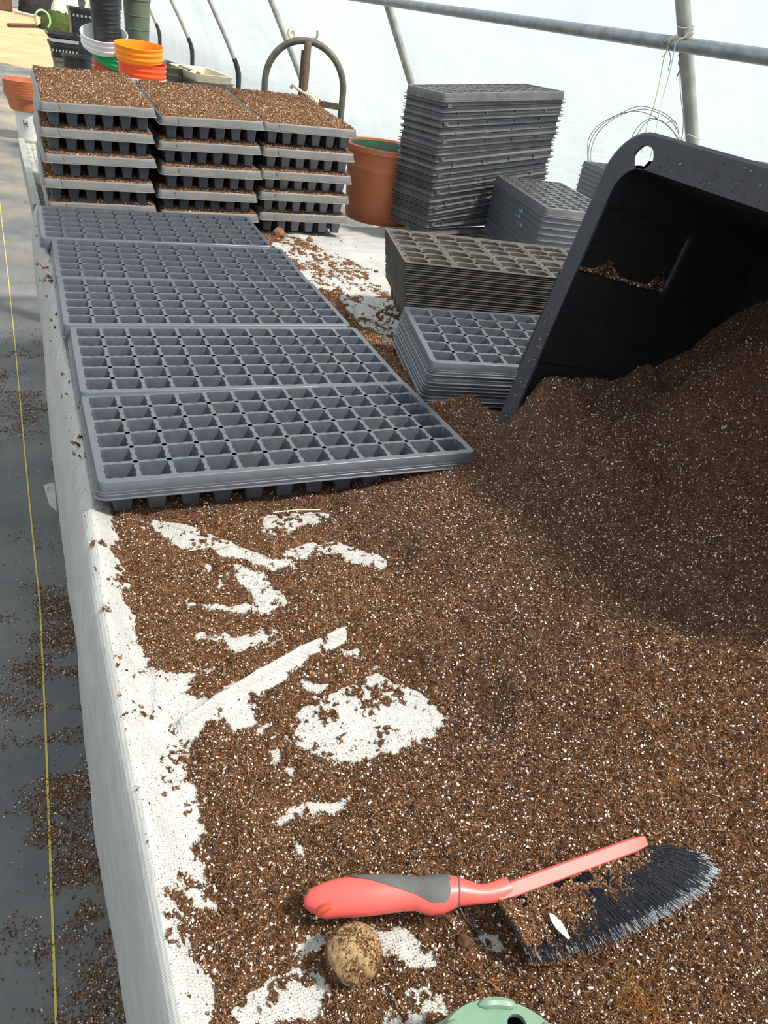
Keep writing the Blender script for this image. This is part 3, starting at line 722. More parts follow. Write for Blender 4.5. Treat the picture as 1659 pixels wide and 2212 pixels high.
# ------------------------------------------------------------------ tote
def tote():
    O = np.array([.672, .93, .020]); A = np.array([.0957, 0, .4908]); LA = np.linalg.norm(A); A /= LA
    Bv = np.array([0, -1., 0]); Cv = np.array([A[2], 0, -A[0]]); LB = .62; DEP = .32
    W_ = lambda a, b_, c: tuple(O+A*a+Bv*b_+Cv*c)
    def rr(a0, a1, b0, b1, r, seg):
        out = []
        for ca, cb, s0 in ((a1-r, b1-r, 0), (a0+r, b1-r, 90), (a0+r, b0+r, 180), (a1-r, b0+r, 270)):
            for k in range(seg+1):
                an = math.radians(s0+90*k/seg); out.append((ca+r*math.cos(an), cb+r*math.sin(an)))
        return out
    t = thing('storage_tote', 'large black plastic tote tipped on its side spilling potting mix', 'tote', (0, 0, 0))
    fw = .040
    outer = rr(0, LA, 0, LB, .062, 10); inner = rr(fw+.03, LA-fw, .030, LB-fw, .040, 10)
    hc = (LA-.027, .062); hole = [(hc[0]+.0165*math.cos(an), hc[1]+.021*math.sin(an)) for an in np.linspace(0, 2*PI, 7)[:-1]+.5]
    # soften hole corners
    hs = []
    for i in range(6):
        p, q, r_ = np.array(hole[i-1]), np.array(hole[i]), np.array(hole[(i+1) % 6]); hs += [tuple(q+(p-q)*.25), tuple(q+(p-q)*.08+(r_-q)*.08), tuple(q+(r_-q)*.25)]
    loops = [outer, inner, hs]
    flat = [p for l in loops for p in l]
    tr = tessellate_polygon([[Vector((p[0], p[1], 0)) for p in l] for l in loops])
    b = MB()
    for c, fl in ((0., False), (.004, True)):
        b.add([W_(p[0], p[1], c) for p in flat], [tuple(x) if not fl else tuple(x[::-1]) for x in tr])
    for l in loops: b.loft([[W_(p[0], p[1], c) for p in l] for c in (0, .004)])
    # turned-down outer lip
    b.loft([[W_(p[0], p[1], c) for p in rr(-g, LA+g, -g, LB+g, .062+g, 10)] for g, c in ((0, 0), (.004, .002), (.004, .022), (.001, .022), (.0, .004))])
    b.build('rim', 'tote_rim', t, True)
    # ribs under the rim grip (long slot on the far side)
    b = MB(); b.loft([[W_(a, -.006-g, c) for a, c in ((.14, .006), (.30, .006), (.30, .016), (.14, .016))] for g in (0, .006)], True, True, True); b.build('rim_grip', 'tote', t)
    # wall with recess, double shell
    nper = 0
    def ring(v, off):   # v 0..1 depth
        ta = .030*v; r = .045
        per = []
        a0, a1, b0, b1 = fw+.03-off+ta, LA-fw+off-ta, .030-off+ta*.3, LB-fw+off-ta
        pts = rr(a0, a1, b0, b1, .040, 8)
        # densify long edges
        P = np.array(pts+[pts[0]]); d = np.r_[0, np.cumsum(np.linalg.norm(np.diff(P, axis=0), axis=1))]
        tt = np.linspace(0, d[-1], 261)[:-1]; q = np.stack([np.interp(tt, d, P[:, 0]), np.interp(tt, d, P[:, 1])], 1)
        c = .002+v*DEP; out = []
        for a, bb in q:
            if bb < b0+.012 and off == 0:   # far wall: pocket pushed outward (towards -b)
                def ss(x, e0, e1): x = min(max((x-e0)/(e1-e0), 0), 1); return x*x*(3-2*x)
                m = ss(a, .312, .318)*(1-ss(a, .398, .404))*(1-ss(c, .168, .176))
                bb -= .010*m+.008*(1-ss(a, .168, .174))
                m2 = ss(a, LA-.085, LA-.075)*ss(c, .0, .01)
                bb -= 0*m2
            if a > a1-.010 and off == 0 and bb > .07:  # top wall grip recess
                a += .012*(1 if c < .035 else max(0, 1-(c-.035)/.01))
            out.append(W_(a, bb, c))
        return out
    b = MB(); vs_ = np.linspace(0, 1, 70)
    b.loft([ring(v, 0) for v in vs_], True, False, True)
    b.loft([ring(v, .004) for v in np.linspace(0, 1, 6)], True, False, True)
    b.build('tub_wall', 'tote', t, True)
    return t, W_, LA
TT, TW, TLA = tote()

# ------------------------------------------------------------------ potting mix: height field
HP = [(230, 1150, .010), (245, 1230, .010), (300, 1350, .008), (450, 1650, .010), (400, 2050, .010), (440, 2180, .010), (500, 1900, .012), (350, 1250, .010), (450, 1300, .010), (600, 1300, .012),
      (750, 1450, .012), (650, 1130, .012), (500, 1120, .010), (800, 1060, .022), (760, 1150, .014), (850, 1180, .020), (900, 1120, .034), (900, 1240, .026), (950, 1200, .040), (1000, 1250, .042), (1000, 1000, .052), (1050, 940, .055), (1150, 1000, .078), (1150, 1150, .062),
      (1300, 1000, .112), (1500, 1000, .13), (1659, 1000, .17), (1100, 905, .088), (960, 860, .050), (1050, 850, .072), (1150, 850, .118), (1250, 1250, .060), (1100, 1350, .042), (1000, 1400, .030), (1200, 1450, .040), (1100, 1600, .022),
      (1000, 1750, .020), (850, 1400, .016), (900, 1600, .008), (1300, 1600, .050), (1400, 1540, .070), (1500, 1480, .080), (1659, 1300, .130), (1659, 1500, .100), (1659, 1650, .075), (1500, 1680, .052), (1300, 1780, .034), (1600, 1850, .045), (1500, 2000, .028), (1659, 2100, .034),
      (1300, 2150, .016), (1100, 2050, .010), (900, 1900, .014), (700, 1800, .012), (650, 1950, .006), (1400, 1250, .085), (1400, 1100, .10), (1500, 800, .20), (1600, 700, .27), (1659, 620, .32), (1450, 850, .15), (1350, 870, .135), (1240, 850, .140),
      (880, 780, .030), (850, 700, .012), (780, 600, .006), (650, 530, .008), (860, 900, .045), (900, 860, .045), (1659, 850, .23), (900, 2180, .006), (700, 2100, .004), (1250, 1950, .018)]
HX_ = np.array([(*onz(u, v, z)[:2], z) for u, v, z in HP])
# fixed ones inside the tote and beyond the frame
EX = [(.715, .885, .160), (.78, .885, .165), (.848, .885, .152), (.92, .885, .18), (1.0, .885, .23), (1.07, .885, .29), (1.12, .885, .335), (1.2, .88, .38), (1.2, .5, .30), (1.35, .3, .22), (1.0, .25, .12), (1.0, .1, .07), (.7, .1, .04), (.4, .1, .02), (.2, .1, .01), (1.3, .1, .12), (.075, .5, .008), (.08, .9, .008), (.07, .3, .006),
      (.7, 1.9, .0), (.9, 2.2, -.01), (.66, 1.6, .006), (1.1, 1.0, .05), (1.2, 1.3, .0), (1.2, 2.0, 0)]
CP = np.concatenate([HX_, np.array(EX)]); 
def tps(r): return np.where(r > 1e-9, r*r*np.log(r+1e-12), 0)
def solve_tps(P, lam=2e-4):
    n = len(P); D = np.hypot(P[:, None, 0]-P[None, :, 0], P[:, None, 1]-P[None, :, 1])
    K = tps(D)+lam*np.eye(n); Q = np.c_[np.ones(n), P[:, :2]]
    A_ = np.block([[K, Q], [Q.T, np.zeros((3, 3))]]); s = np.linalg.solve(A_, np.r_[P[:, 2], 0, 0, 0]); return s
TS = solve_tps(CP)
def base_h(x, y):
    h = TS[-3]+TS[-2]*x+TS[-1]*y
    for k in range(len(CP)): h = h+TS[k]*tps(np.hypot(x-CP[k, 0], y-CP[k, 1]))
    return h
def W2(pts, z=.004): return np.array([onz(u, v, z)[:2] for u, v in pts])
BARE = [
 ([(312, 1108), (350, 1118), (420, 1130), (480, 1158), (560, 1188), (662, 1218), (640, 1228), (560, 1216), (490, 1196), (440, 1180), (395, 1178), (350, 1150), (318, 1130)], .75),
 ([(600, 1190), (650, 1170), (720, 1155), (780, 1180), (832, 1200), (826, 1226), (770, 1215), (720, 1190), (660, 1205), (620, 1212)], .35),
 ([(560, 1110), (640, 1102), (720, 1098), (700, 1120), (640, 1128), (600, 1150), (565, 1140)], .15),
 ([(500, 1210), (560, 1222), (610, 1270), (620, 1300), (575, 1335), (545, 1270), (510, 1240)], .35),
 ([(388, 1286), (450, 1296), (540, 1300), (604, 1304), (596, 1318), (500, 1316), (400, 1304)], .6),
 ([(400, 1372), (440, 1352), (520, 1365), (600, 1352), (618, 1366), (600, 1392), (520, 1402), (450, 1388)], .45),
 ([(420, 1440), (480, 1430), (496, 1440), (470, 1452)], .3),
 ([(200, 1385), (270, 1390), (332, 1420), (352, 1436), (420, 1442), (432, 1470), (400, 1490), (470, 1492), (560, 1448), (650, 1400), (742, 1354), (752, 1372), (690, 1412), (600, 1468), (548, 1510), (556, 1550), (500, 1566), (470, 1530), (440, 1560), (415, 1600), (392, 1680), (330, 1720), (240, 1760), (220, 1560)], .85),
 ([(640, 1560), (700, 1500), (760, 1460), (830, 1448), (900, 1478), (950, 1510), (975, 1550), (962, 1592), (900, 1612), (830, 1640), (760, 1652), (700, 1640), (650, 1605), (620, 1580)], .55),
 ([(484, 1502), (560, 1448), (650, 1398), (742, 1350), (752, 1366), (700, 1400), (640, 1432), (545, 1488)], 1.5),
 ([(742, 1385), (775, 1390), (788, 1420), (756, 1426)], .45), ([(790, 1425), (818, 1432), (812, 1447)], .35), ([(690, 1435), (716, 1445), (704, 1457)], .35), ([(660, 1464), (706, 1470), (690, 1490), (665, 1482)], .35),
 ([(590, 1590), (612, 1600), (606, 1640), (590, 1630)], .3), ([(560, 1560), (585, 1556), (580, 1580)], .3), ([(480, 1240), (505, 1256), (490, 1270)], .3), ([(440, 1200), (470, 1206), (455, 1222)], .35),
 ([(975, 1500), (1020, 1520), (1040, 1560), (1000, 1550)], .1),
 ([(596, 1776), (620, 1740), (680, 1712), (756, 1700), (752, 1722), (700, 1742), (650, 1762), (610, 1790)], .6),
 ([(640, 1800), (665, 1820), (690, 1850), (672, 1862), (648, 1836)], .4),
 ([(625, 1645), (652, 1650), (640, 1668)], .3),
 ([(230, 1690), (380, 1690), (430, 1700), (466, 1778), (446, 1830), (432, 1880), (440, 1920), (468, 1932), (474, 1960), (440, 1952), (395, 1950), (388, 2000), (370, 2040), (372, 2080), (410, 2120), (442, 2150), (424, 2180), (450, 2230), (300, 2260), (240, 1900)], .9),
 ([(560, 2110), (640, 2085), (700, 2092), (716, 2130), (700, 2170), (640, 2230), (560, 2240), (500, 2200), (520, 2150)], .7),
 ([(590, 2040), (640, 2010), (700, 1985), (800, 1975), (880, 1990), (930, 2030), (945, 2075), (900, 2070), (850, 2055), (790, 2040), (700, 2030), (660, 2060), (600, 2070)], .55),
 ([(830, 2100), (900, 2110), (970, 2140), (960, 2190), (900, 2230), (820, 2220), (850, 2160)], .3),
 ([(1040, 2000), (1090, 2004), (1110, 2050), (1070, 2050)], .4),
 ([(617, 509), (656, 521), (703, 542), (744, 553), (797, 574), (786, 582), (812, 610), (832, 624), (866, 650), (880, 560), (830, 496), (640, 500)], .97),
 ([(588, 524), (610, 530), (640, 552), (632, 556), (612, 545), (586, 532)], .7), ([(636, 550), (668, 550), (676, 560), (650, 566)], .6), ([(706, 562), (730, 563), (734, 574), (712, 574)], .5),
 ([(642, 588), (664, 598), (704, 620), (712, 632), (690, 626), (660, 612), (640, 598)], .8), ([(728, 594), (760, 600), (780, 618), (778, 640), (752, 632), (730, 612)], .5),
 ([(776, 628), (800, 630), (812, 654), (790, 650)], .45), ([(752, 646), (790, 656), (824, 678), (818, 686), (784, 670), (752, 656)], .85), ([(828, 684), (850, 688), (868, 694), (868, 712), (846, 706)], .8),
 ([(776, 690), (812, 700), (806, 712), (780, 702)], .4),
]
# left margin (soil stops at the tarp lip)
LEFT = W2([(205, 1080), (215, 1100), (248, 1150), (238, 1190), (262, 1215), (285, 1262), (262, 1270), (272, 1310), (288, 1330), (292, 1390), (335, 1432)])
def sdf(x, y, P):
    d = np.full(x.shape, 1e9); ins = np.zeros(x.shape, bool); n = len(P)
    for k in range(n):
        a, c = P[k], P[(k+1) % n]; dd, _ = seg_d(x, y, a, c); d = np.minimum(d, dd)
        cr = ((a[1] > y) != (c[1] > y)) & (x < (c[0]-a[0])*(y-a[1])/(c[1]-a[1]+1e-12)+a[0]); ins ^= cr
    return np.where(ins, -d, d)
def rect_sd(x, y, cx, cy, hx, hy, th):
    c, s = math.cos(th), math.sin(th); lx = (x-cx)*c+(y-cy)*s; ly = -(x-cx)*s+(y-cy)*c
    return np.maximum(abs(lx)-hx, abs(ly)-hy)
PB = [(W2(p), s) for p, s in BARE]
def soil_fields(x, y):
    far = np.clip((y-1.3)/.5, 0, 1)
    wx = x+.010*fbm(x, y, 22, 3, 41)+.005*fbm(x, y, 85, 2, 42); wy = y+.012*fbm(x, y, 24, 3, 51)+.006*fbm(x, y, 80, 2, 52)
    h = base_h(x, y)
    # no soil heaped through the trays
    for (p, rz, _), k in zip(ROW, range(5)):
        sd = rect_sd(x, y, p[0], p[1], .262, .130, rz); cap = .006+np.maximum(sd, 0)*1.3
        if k == 0: cap = np.where(x > .42, np.maximum(cap, .012+np.clip((x-.42)*.2, 0, .034)*(y < .90)), cap)
        h = np.where(sd < .05, np.minimum(h, cap), h)
    sd = rect_sd(x, y, .927, 1.156, .262, .128, -.235); h = np.where(sd < .03, np.minimum(h, .012+np.maximum(sd, 0)*2.5), h)
    sd = rect_sd(x, y, cD[0], cD[1], .265, .13, th); h = np.where(sd < .06, np.minimum(h, .004+np.maximum(sd, 0)*.8), h)
    # far wall of the tote
    m = (x > .705) & (y > .905); h = np.where(m, np.minimum(h, np.maximum(.080-(y-.888)*.9, .0)), h)
    # ripples and lumps
    amp = np.clip((h-.02)/.05, 0, 1)
    h = h+.022*amp*fbm(x, y, 8, 3, 61)+.0085*(.25+.75*amp)*fbm(x, y, 30, 3, 62)+.0036*fbm(x, y, 100, 3, 63)+.0014*fbm(x, y, 300, 2, 64)
    tz = tarp_z(x, y)
    th_ = h-tz*.6*np.clip((1.45-y)/.2, 0, 1)
    bare = np.full(x.shape, 1.); deep = np.zeros(x.shape)
    for P, s in PB:
        lo = P.min(0)-.16; hi = P.max(0)+.16; mk = (x > lo[0]) & (x < hi[0]) & (y > lo[1]) & (y < hi[1])
        if not mk.any(): continue
        d = sdf(wx[mk], wy[mk], P); bare[mk] = np.minimum(bare[mk], d); deep[mk] = np.maximum(deep[mk], np.where(d < .004, s, 0))
    dl = wx-np.interp(wy, LEFT[::-1, 1] if LEFT[0, 1] > LEFT[-1, 1] else LEFT[:, 1], LEFT[::-1, 0] if LEFT[0, 1] > LEFT[-1, 1] else LEFT[:, 0])
    dl = np.where(wy > LEFT[:, 1].max(), wx-(edge_x(y)+.018), dl)
    dl = np.where(wy < LEFT[:, 1].min(), 1., dl)
    dl2 = wx-(edge_x(y)+.02)
    dl = np.minimum(dl, dl2)
    bare = np.minimum(bare, dl); deep = np.where(dl < 0, np.maximum(deep, .9), deep)
    bare = np.where((y > 2.42), -1, bare)
    # region right of the strip behind: mostly clean tarp
    clean = (y > 1.72+.0*x) & (x > .95); bare = np.where(clean, -.02, bare); deep = np.where(clean, .97, deep)
    spk = fbm(x, y, 120, 3, 71)*.5+fbm(x, y, 45, 2, 72)*.6
    t1 = np.minimum(th_, .0012+bare*.25+(np.maximum(bare, 0)/.06)**2*.05)
    spk2 = spk+.5*fbm(x, y, 260, 2, 73)
    edge = np.exp(-(np.abs(bare)/.012)**2)
    t1 = np.where(bare < 0, -.0004-deep*.0042*(1-.6*edge)+.0072*spk2, t1+.0012*spk-.0058*np.exp(-(np.abs(bare)/.022)**2)*np.maximum(spk2-.08, 0))
    return t1, tz, deep, bare
DRYZ = [W2([(180, 1060), (700, 1090), (880, 1200), (960, 1330), (900, 1420), (980, 1560), (1100, 1640), (1180, 1560), (1300, 1500), (1450, 1500), (1560, 1560), (1640, 1600), (1700, 1700), (1720, 2400), (150, 2400)], .02), W2([(560, 500), (700, 520), (860, 640), (880, 760), (900, 850), (1010, 985), (940, 1000), (700, 700)], .01)]
def dryness(x, y):
    d = np.full(x.shape, 1e9)
    for P in DRYZ: d = np.minimum(d, sdf(x, y, P))
    return np.clip(.5-d/.10+.55*fbm(x, y, 7, 4, 95), .06, .97)
def potting_mix():
    ya = [.06]
    while ya[-1] < 2.44: ya.append(ya[-1]+.00125+.0019*max(ya[-1]-.2, 0))
    ya = np.array(ya)
    xa = np.r_[np.arange(.05, .72, .0021), np.arange(.72, 1.45, .0036)]
    Y, X = np.meshgrid(ya, xa, indexing='ij')
    T, TZ, DP, BR = soil_fields(X, Y)
    Z = TZ+T
    nr, nc = X.shape; V = np.stack([X, Y, Z], -1).reshape(-1, 3)
    i = (np.arange(nr-1)[:, None]*nc+np.arange(nc-1)[None])
    ok = (np.maximum.reduce([T[:-1, :-1], T[1:, :-1], T[:-1, 1:], T[1:, 1:]]) > -.0004)
    # keep what the camera or a neighbour position can see: cut under the trays' middles and far corners
    for (p, rz, _) in ROW: ok &= ~(rect_sd(X[:-1, :-1], Y[:-1, :-1], p[0], p[1], .20, .07, rz) < 0)
    ok &= ~((X[:-1, :-1] > .95) & (Y[:-1, :-1] > 1.40)); ok &= ~((Y[:-1, :-1] > 1.02) & (X[:-1, :-1] > 1.22))
    i = i[ok]; Fq = np.stack([i, i+1, i+nc+1, i+nc], 1)
    used = np.zeros(len(V), bool); used[Fq.ravel()] = True; idx = np.cumsum(used)-1; V = V[used]; Fq = idx[Fq]
    Ts = np.concatenate([Fq[:, [0, 1, 2]], Fq[:, [0, 2, 3]]])
    r = np.random.default_rng(5)
    cen = V[Ts].mean(1); fm = np.where(r.random(len(Ts)) < dryness(cen[:, 0], cen[:, 1]), 0, 4)
    N = 2400000
    rho = r.random(N)
    yy = .07*np.exp(rho*np.log(2.45/.07)); xx = r.uniform(.05, 1.45, N)
    # density ~ 1/y in y already; thin with x distance
    dist = np.sqrt(xx**2+yy**2+.35); keep = r.random(N) < np.clip((.62/dist)**2*(yy/.14)*.42, 0, 1)
    # in frame (a little beyond)
    q = (np.stack([xx, yy, np.full(N, -.57)], 1))@M
    u = 829.5+F*q[:, 0]/q[:, 2]; v = 1106+F*q[:, 1]/q[:, 2]
    keep &= (u > -150) & (u < 2050) & (v < 2500) & (v > 420) & (q[:, 2] > .05)
    xx, yy = xx[keep], yy[keep]
    t_, z_, d_, b_ = soil_fields(xx, yy)
    k2 = t_ > -.0005; kb = (~k2) & (r.random(len(xx)) < (.95-.78*np.clip(d_, 0, 1))*np.clip(1+b_*12, .3, 1))
    for (p, rz, _) in ROW:
        s_ = rect_sd(xx, yy, p[0], p[1], .22, .09, rz) > 0; k2 &= s_; kb &= s_
    hid = ((xx > .95) & (yy > 1.40)); k2 &= ~hid
    zz_ = z_+np.maximum(t_, 0)
    print('grains', k2.sum(), kb.sum())
    sel = k2 | kb
    P = np.stack([xx[sel], yy[sel], zz_[sel]+np.where(kb[sel], 0, np.abs(r.normal(0, .0009, sel.sum()))+.0016*np.maximum(fbm(xx[sel], yy[sel], 330, 2, 97), -.2))], 1)
    isb = kb[sel]; kk = r.random(len(P)); sz = .00042+.00085*r.random(len(P))**2.2+np.where(r.random(len(P)) < .02, .0008, 0)
    sz = np.where(isb, sz*.42, sz)
    kk = np.where(isb, kk*.93, kk)
    dr = dryness(P[:, 0], P[:, 1]); wet = r.random(len(P)) > dr; pr = [((V, Ts), fm)]
    for lo, hi, m, el, sf in ((0, .42, 1, 3.0, .9), (.42, .865, 2, 2.4, 1.), (.865, 1.01, 3, 1.3, .85)):
        mk = (kk >= lo) & (kk < hi); pr.append((grains(P[mk], sz[mk]*sf, el, 30+m), np.where(wet[mk], 5, 1) if m == 1 else m))
    # a sprinkling of larger perlite and bark bits
    mk = (~isb) & (r.random(len(P)) < .007); pr.append((grains(P[mk]+[0, 0, .0005], .0010+.0008*r.random(mk.sum()), 1.3, 77), 3))
    mk = (~isb) & (r.random(len(P)) < .006); pr.append((grains(P[mk]+[0, 0, .0006], .0008+.0010*r.random(mk.sum()), 4.5, 78), 1))
    V, T3, mi = join_grains(pr)
    o = fastmesh('potting_mix', V, T3, ['soil', 'crumb', 'crumb_dark', 'perlite', 'soil_moist', 'crumb_moist'], mi)
    tag(o, 'heap of loose brown potting mix with white perlite spread over the tarp', 'potting mix', kind='stuff')
potting_mix()
def surf_z(x, y):
    t_, z_, _, _ = soil_fields(np.array([x]), np.array([y])); return float(z_[0]+max(t_[0], 0))

# crumbs on the tote: ledge + rim
def crumbs(name, label, P, s0, s1, cat='crumbs', seed=9, perl=.12):
    r = np.random.default_rng(seed); kk = r.random(len(P)); sz = r.uniform(s0, s1, len(P)); pr = []
    for lo, hi, m, el in ((0, .5, 0, 2.), (.5, 1-perl, 1, 2.), (1-perl, 1.01, 2, 1.2)):
        mk = (kk >= lo) & (kk < hi)
        if mk.any(): pr.append((grains(P[mk], sz[mk], el, seed+m), m))
    V, T3, mi = join_grains(pr); o = fastmesh(name, V, T3, ['crumb', 'crumb_dark', 'perlite'], mi)
    return tag(o, label, cat, kind='stuff')
P = []
r = np.random.default_rng(3)
for k in range(1500):
    c = r.random(); prof = .004+.020*math.exp(-((c-.30)/.10)**2)+.026*math.exp(-((c-.92)/.08)**2)
    a = .315+abs(r.random())*prof; P.append(TW(a, .0225+r.random()*.010, .004+c*.168))
crumbs('crumbs', 'crumbs of potting mix lying on the ledge inside the tote', np.array(P), .0007, .0018)
P = []
for k in range(260):
    s = r.random()
    if k < 150: P.append(TW(TLA-.004-.032*r.random(), .09+.40*r.random()**.8, -.0008))
    else: P.append(TW(.05+.2*s, .010+.02*r.random(), -.0015))
crumbs('crumbs', 'crumbs of potting mix stuck along the rim of the tote', np.array(P), .0004, .0010, seed=12, perl=.2)
# spilled mix on the floor
N = 420000; yy = r.uniform(.35, 3.4, N)**1.; xx = r.uniform(-.42, .14, N)
dens = np.clip(fbm(xx, yy, 3.2, 4, 81)*1.0-.05+.75*np.exp(-((xx-.03)/.12)**2)*np.exp(-((yy-1.0)/.7)**2), 0, 1)**1.5
streak = np.clip(fbm(xx*1.0, yy*1.3, 9, 5, 82, .6)+.08, 0, 1)
q = (np.stack([xx, yy, np.full(N, FLOOR-.595)], 1))@M; u = 829.5+F*q[:, 0]/q[:, 2]
k = (r.random(N) < dens*streak*3.0+.004) & (u > -80)
P = np.stack([xx, yy, np.full(N, FLOOR+.001)], 1)[k]
print('floor crumbs', len(P))
crumbs('spilled_mix', 'potting mix spilled on the dark ground cloth beside the bench', P, .0007, .0020, 'potting mix', 21, .14)

# ------------------------------------------------------------------ hand brush
def brush():
    t = thing('hand_brush', 'coral handled bench brush with soil-caked black bristles lying on the mix', 'brush', (0, 0, 0))
    ZH = .040
    st = [(664, 1962, 9), (668, 1957, 18), (678, 1950, 27), (700, 1946, 33), (730, 1940, 36), (760, 1937, 37), (800, 1934, 37), (840, 1931, 35), (870, 1930, 32), (900, 1931, 31), (930, 1935, 36), (950, 1932, 36), (975, 1927, 31), (990, 1926, 28), (1005, 1928, 24), (1030, 1931, 19), (1055, 1930, 18), (1080, 1924, 20), (1098, 1918, 20)]
    zs = np.interp([s[0] for s in st], [664, 760, 900, 1000, 1098], [.026, .032, .036, .040, .040])
    C = [Vector(onz(u, v, z)) for (u, v, _), z in zip(st, zs)]
    def frame(i):
        d = (C[min(i+1, len(C)-1)]-C[max(i-1, 0)]).normalized(); v = (Vector(CAM)-C[i]).normalized(); e1 = v.cross(d).normalized()
        if e1.y < 0: e1 = -e1
        v2 = d.cross(e1); v2 = v2 if v2.dot(v) > 0 else -v2; return e1, v2
    rad = [s[2]*((Vector(CAM)-c).length)/F*.97 for s, c in zip(st, C)]
    n = 28
    def rings(i0, i1, g=0, depth=.82):
        R_ = []
        for i in range(i0, i1):
            e1, v = frame(i); r_ = rad[i]+g; R_.append([tuple(C[i]+e1*(r_*math.cos(a))+v*(depth*r_*math.sin(a))) for a in [2*PI*k/n for k in range(n)]])
        return R_
    b = MB(); b.loft(rings(0, 14), True, True, True); h = b.build('handle', 'coral', t, True)
    b = MB(); b.loft(rings(13, 14, .0004)+rings(13, 14, .0004), True); 
    # seam ring
    e1, v = frame(13); Cc = C[13]; dd = (C[14]-C[12]).normalized()
    b = MB(); b.loft([[tuple(Cc+dd*o_+e1*((rad[13]+g)*math.cos(a))+v*(.82*(rad[13]+g)*math.sin(a))) for a in [2*PI*k/n for k in range(n)]] for o_, g in ((-.0006, -.001), (-.0006, .0006), (.0006, .0006), (.0006, -.001))]); b.build('seam_ring', 'grip', t, True)
    b = MB(); b.loft(rings(13, len(st)), True, True, True); b.build('neck', 'coral', t, True)
    # hanging hole: dark slot groove
    b = MB(); p0 = Vector(onz(688, 1972, .030)); p1 = Vector(onz(712, 1958, .038)); b.tube([p0, (p0+p1)/2+Vector((0, 0, .002)), p1], [.0022, .0030, .0020], 10); b.build('hanging_slot', 'rust_orange', h, True)
    # grip inlay
    us = np.linspace(752, 974, 40); fr = np.interp(us, [752, 800, 850, 900, 930, 952, 964, 971, 974], [.0, .13, .33, .52, .66, .72, .62, .40, .12])
    sid = [s[0] for s in st]; rows = []
    for u_, f in zip(us, fr):
        k = np.interp(u_, sid, range(len(st))); i = int(k); w_ = k-i
        c = C[i].lerp(C[i+1], w_); r_ = (rad[i]*(1-w_)+rad[i+1]*w_)+.0006; e1, v = frame(i); e1b, vb = frame(i+1); e1 = e1.lerp(e1b, w_); v = v.lerp(vb, w_)
        a1 = math.acos(1-2*min(max(f, .0), 1)); rows.append([tuple(c+e1*(r_*math.cos(a))+v*(.82*r_*math.sin(a))) for a in np.linspace(-.5*min(1, f*4), a1, 14)])
    b = MB(); b.loft(rows, False); b.build('rubber_grip', 'grip', t, True)
    # head bar
    A0, A1 = np.array(onz(1072, 1934, .040)), np.array(onz(1392, 1817, .046)); L = A1-A0; ln = np.linalg.norm(L); ex_ = L/ln
    vv = CAM-(A0+A1)/2; vv /= np.linalg.norm(vv); e1 = np.cross(vv, ex_); e1 /= np.linalg.norm(e1); 
    if e1[1] < 0: e1 = -e1
    v2 = np.cross(ex_, e1); v2 = v2 if v2@vv > 0 else -v2
    hw = .0058
    def sec(s, k): 
        c = A0+ex_*s; return [tuple(c+e1*(a*k)+v2*(b_*k)) for a, b_ in ((-hw, -.004), (-hw, .0025), (-hw*.8, .0042), (hw*.75, .0052), (hw, .0035), (hw*1.05, -.004))]
    ss = np.linspace(0, ln, 12); b = MB(); b.loft([sec(s, .8 if i in (0,) else (.72 if i == 11 else 1)) for i, s in enumerate(ss)], True, True, True); b.build('head_bar', 'coral', t, True)
    # bristles
    r = np.random.default_rng(2); b = MB(); NB = 4200
    tipu = [(0, 1152, 2072), (.15, 1205, 2068), (.3, 1275, 2050), (.5, 1365, 2012), (.7, 1455, 1968), (.85, 1520, 1925), (.95, 1552, 1890), (1., 1530, 1852)]
    ts = np.array([q[0] for q in tipu]); TU = np.array([q[1] for q in tipu]); TV = np.array([q[2] for q in tipu])
    nt_ = 17
    for k in range(NB):
        tf = (int(r.random()*nt_)+.5)/nt_; s = np.clip(tf+r.normal(0, .010), 0, 1)
        root = A0+ex_*(s*ln)+e1*(-hw*.6)+v2*(-.003)+ex_*r.normal(0, .0008)
        lay = r.random(); st_ = np.clip(tf+r.normal(0, .030)+(s-tf), 0, 1)
        tu = np.interp(st_, ts, TU)+r.normal(0, 5); tv = np.interp(st_, ts, TV)+r.normal(0, 5)
        lenf = 1-.12*abs(r.normal())*(r.random() < .5)
        tip = np.array(onz(tu, tv, .012+.020*lay+.010*(st_)))
        if r.random() < .012: tip = np.array(onz(tu+r.uniform(-20, 70), tv-r.uniform(0, 40), .03)); 
        tip = root+(tip-root)*lenf
        mid = (root+tip)/2+np.array([0, 0, .004*(lay)])+r.normal(0, .0009, 3)
        pts = [root, root*.5+mid*.5+[0, 0, .001], mid, mid*.2+tip*.8+[0, 0, .0005], tip]
        side = np.cross(tip-root, [0, 0, 1]); side /= np.linalg.norm(side); wd = .00021+.00008*r.random()
        vs = []
        for i, p in enumerate(pts):
            w_ = wd*(1-.25*(i == 4)); vs += [tuple(p-side*w_), tuple(p+[0, 0, w_*1.6]), tuple(p+side*w_)]
        ptip = (st_ > .45) and (r.random() < .25+.5*st_)
        b.cur = 0; b.add(vs[:12], [(3*i+a, 3*i+(a+1) % 3, 3*i+3+(a+1) % 3, 3*i+3+a) for i in range(3) for a in range(3)])
        b.cur = 1 if (ptip or r.random() < .22) else 0
        b.add(vs[9:], [(a, (a+1) % 3, 3+(a+1) % 3, 3+a) for a in range(3)])
    bo = b.build('bristles', ['bristle', 'bristle_tip'], t); bo['kind'] = 'stuff'; bo['label'] = 'black bristles with pale frayed tips'
    # crumbs caked on bristles
    P = []
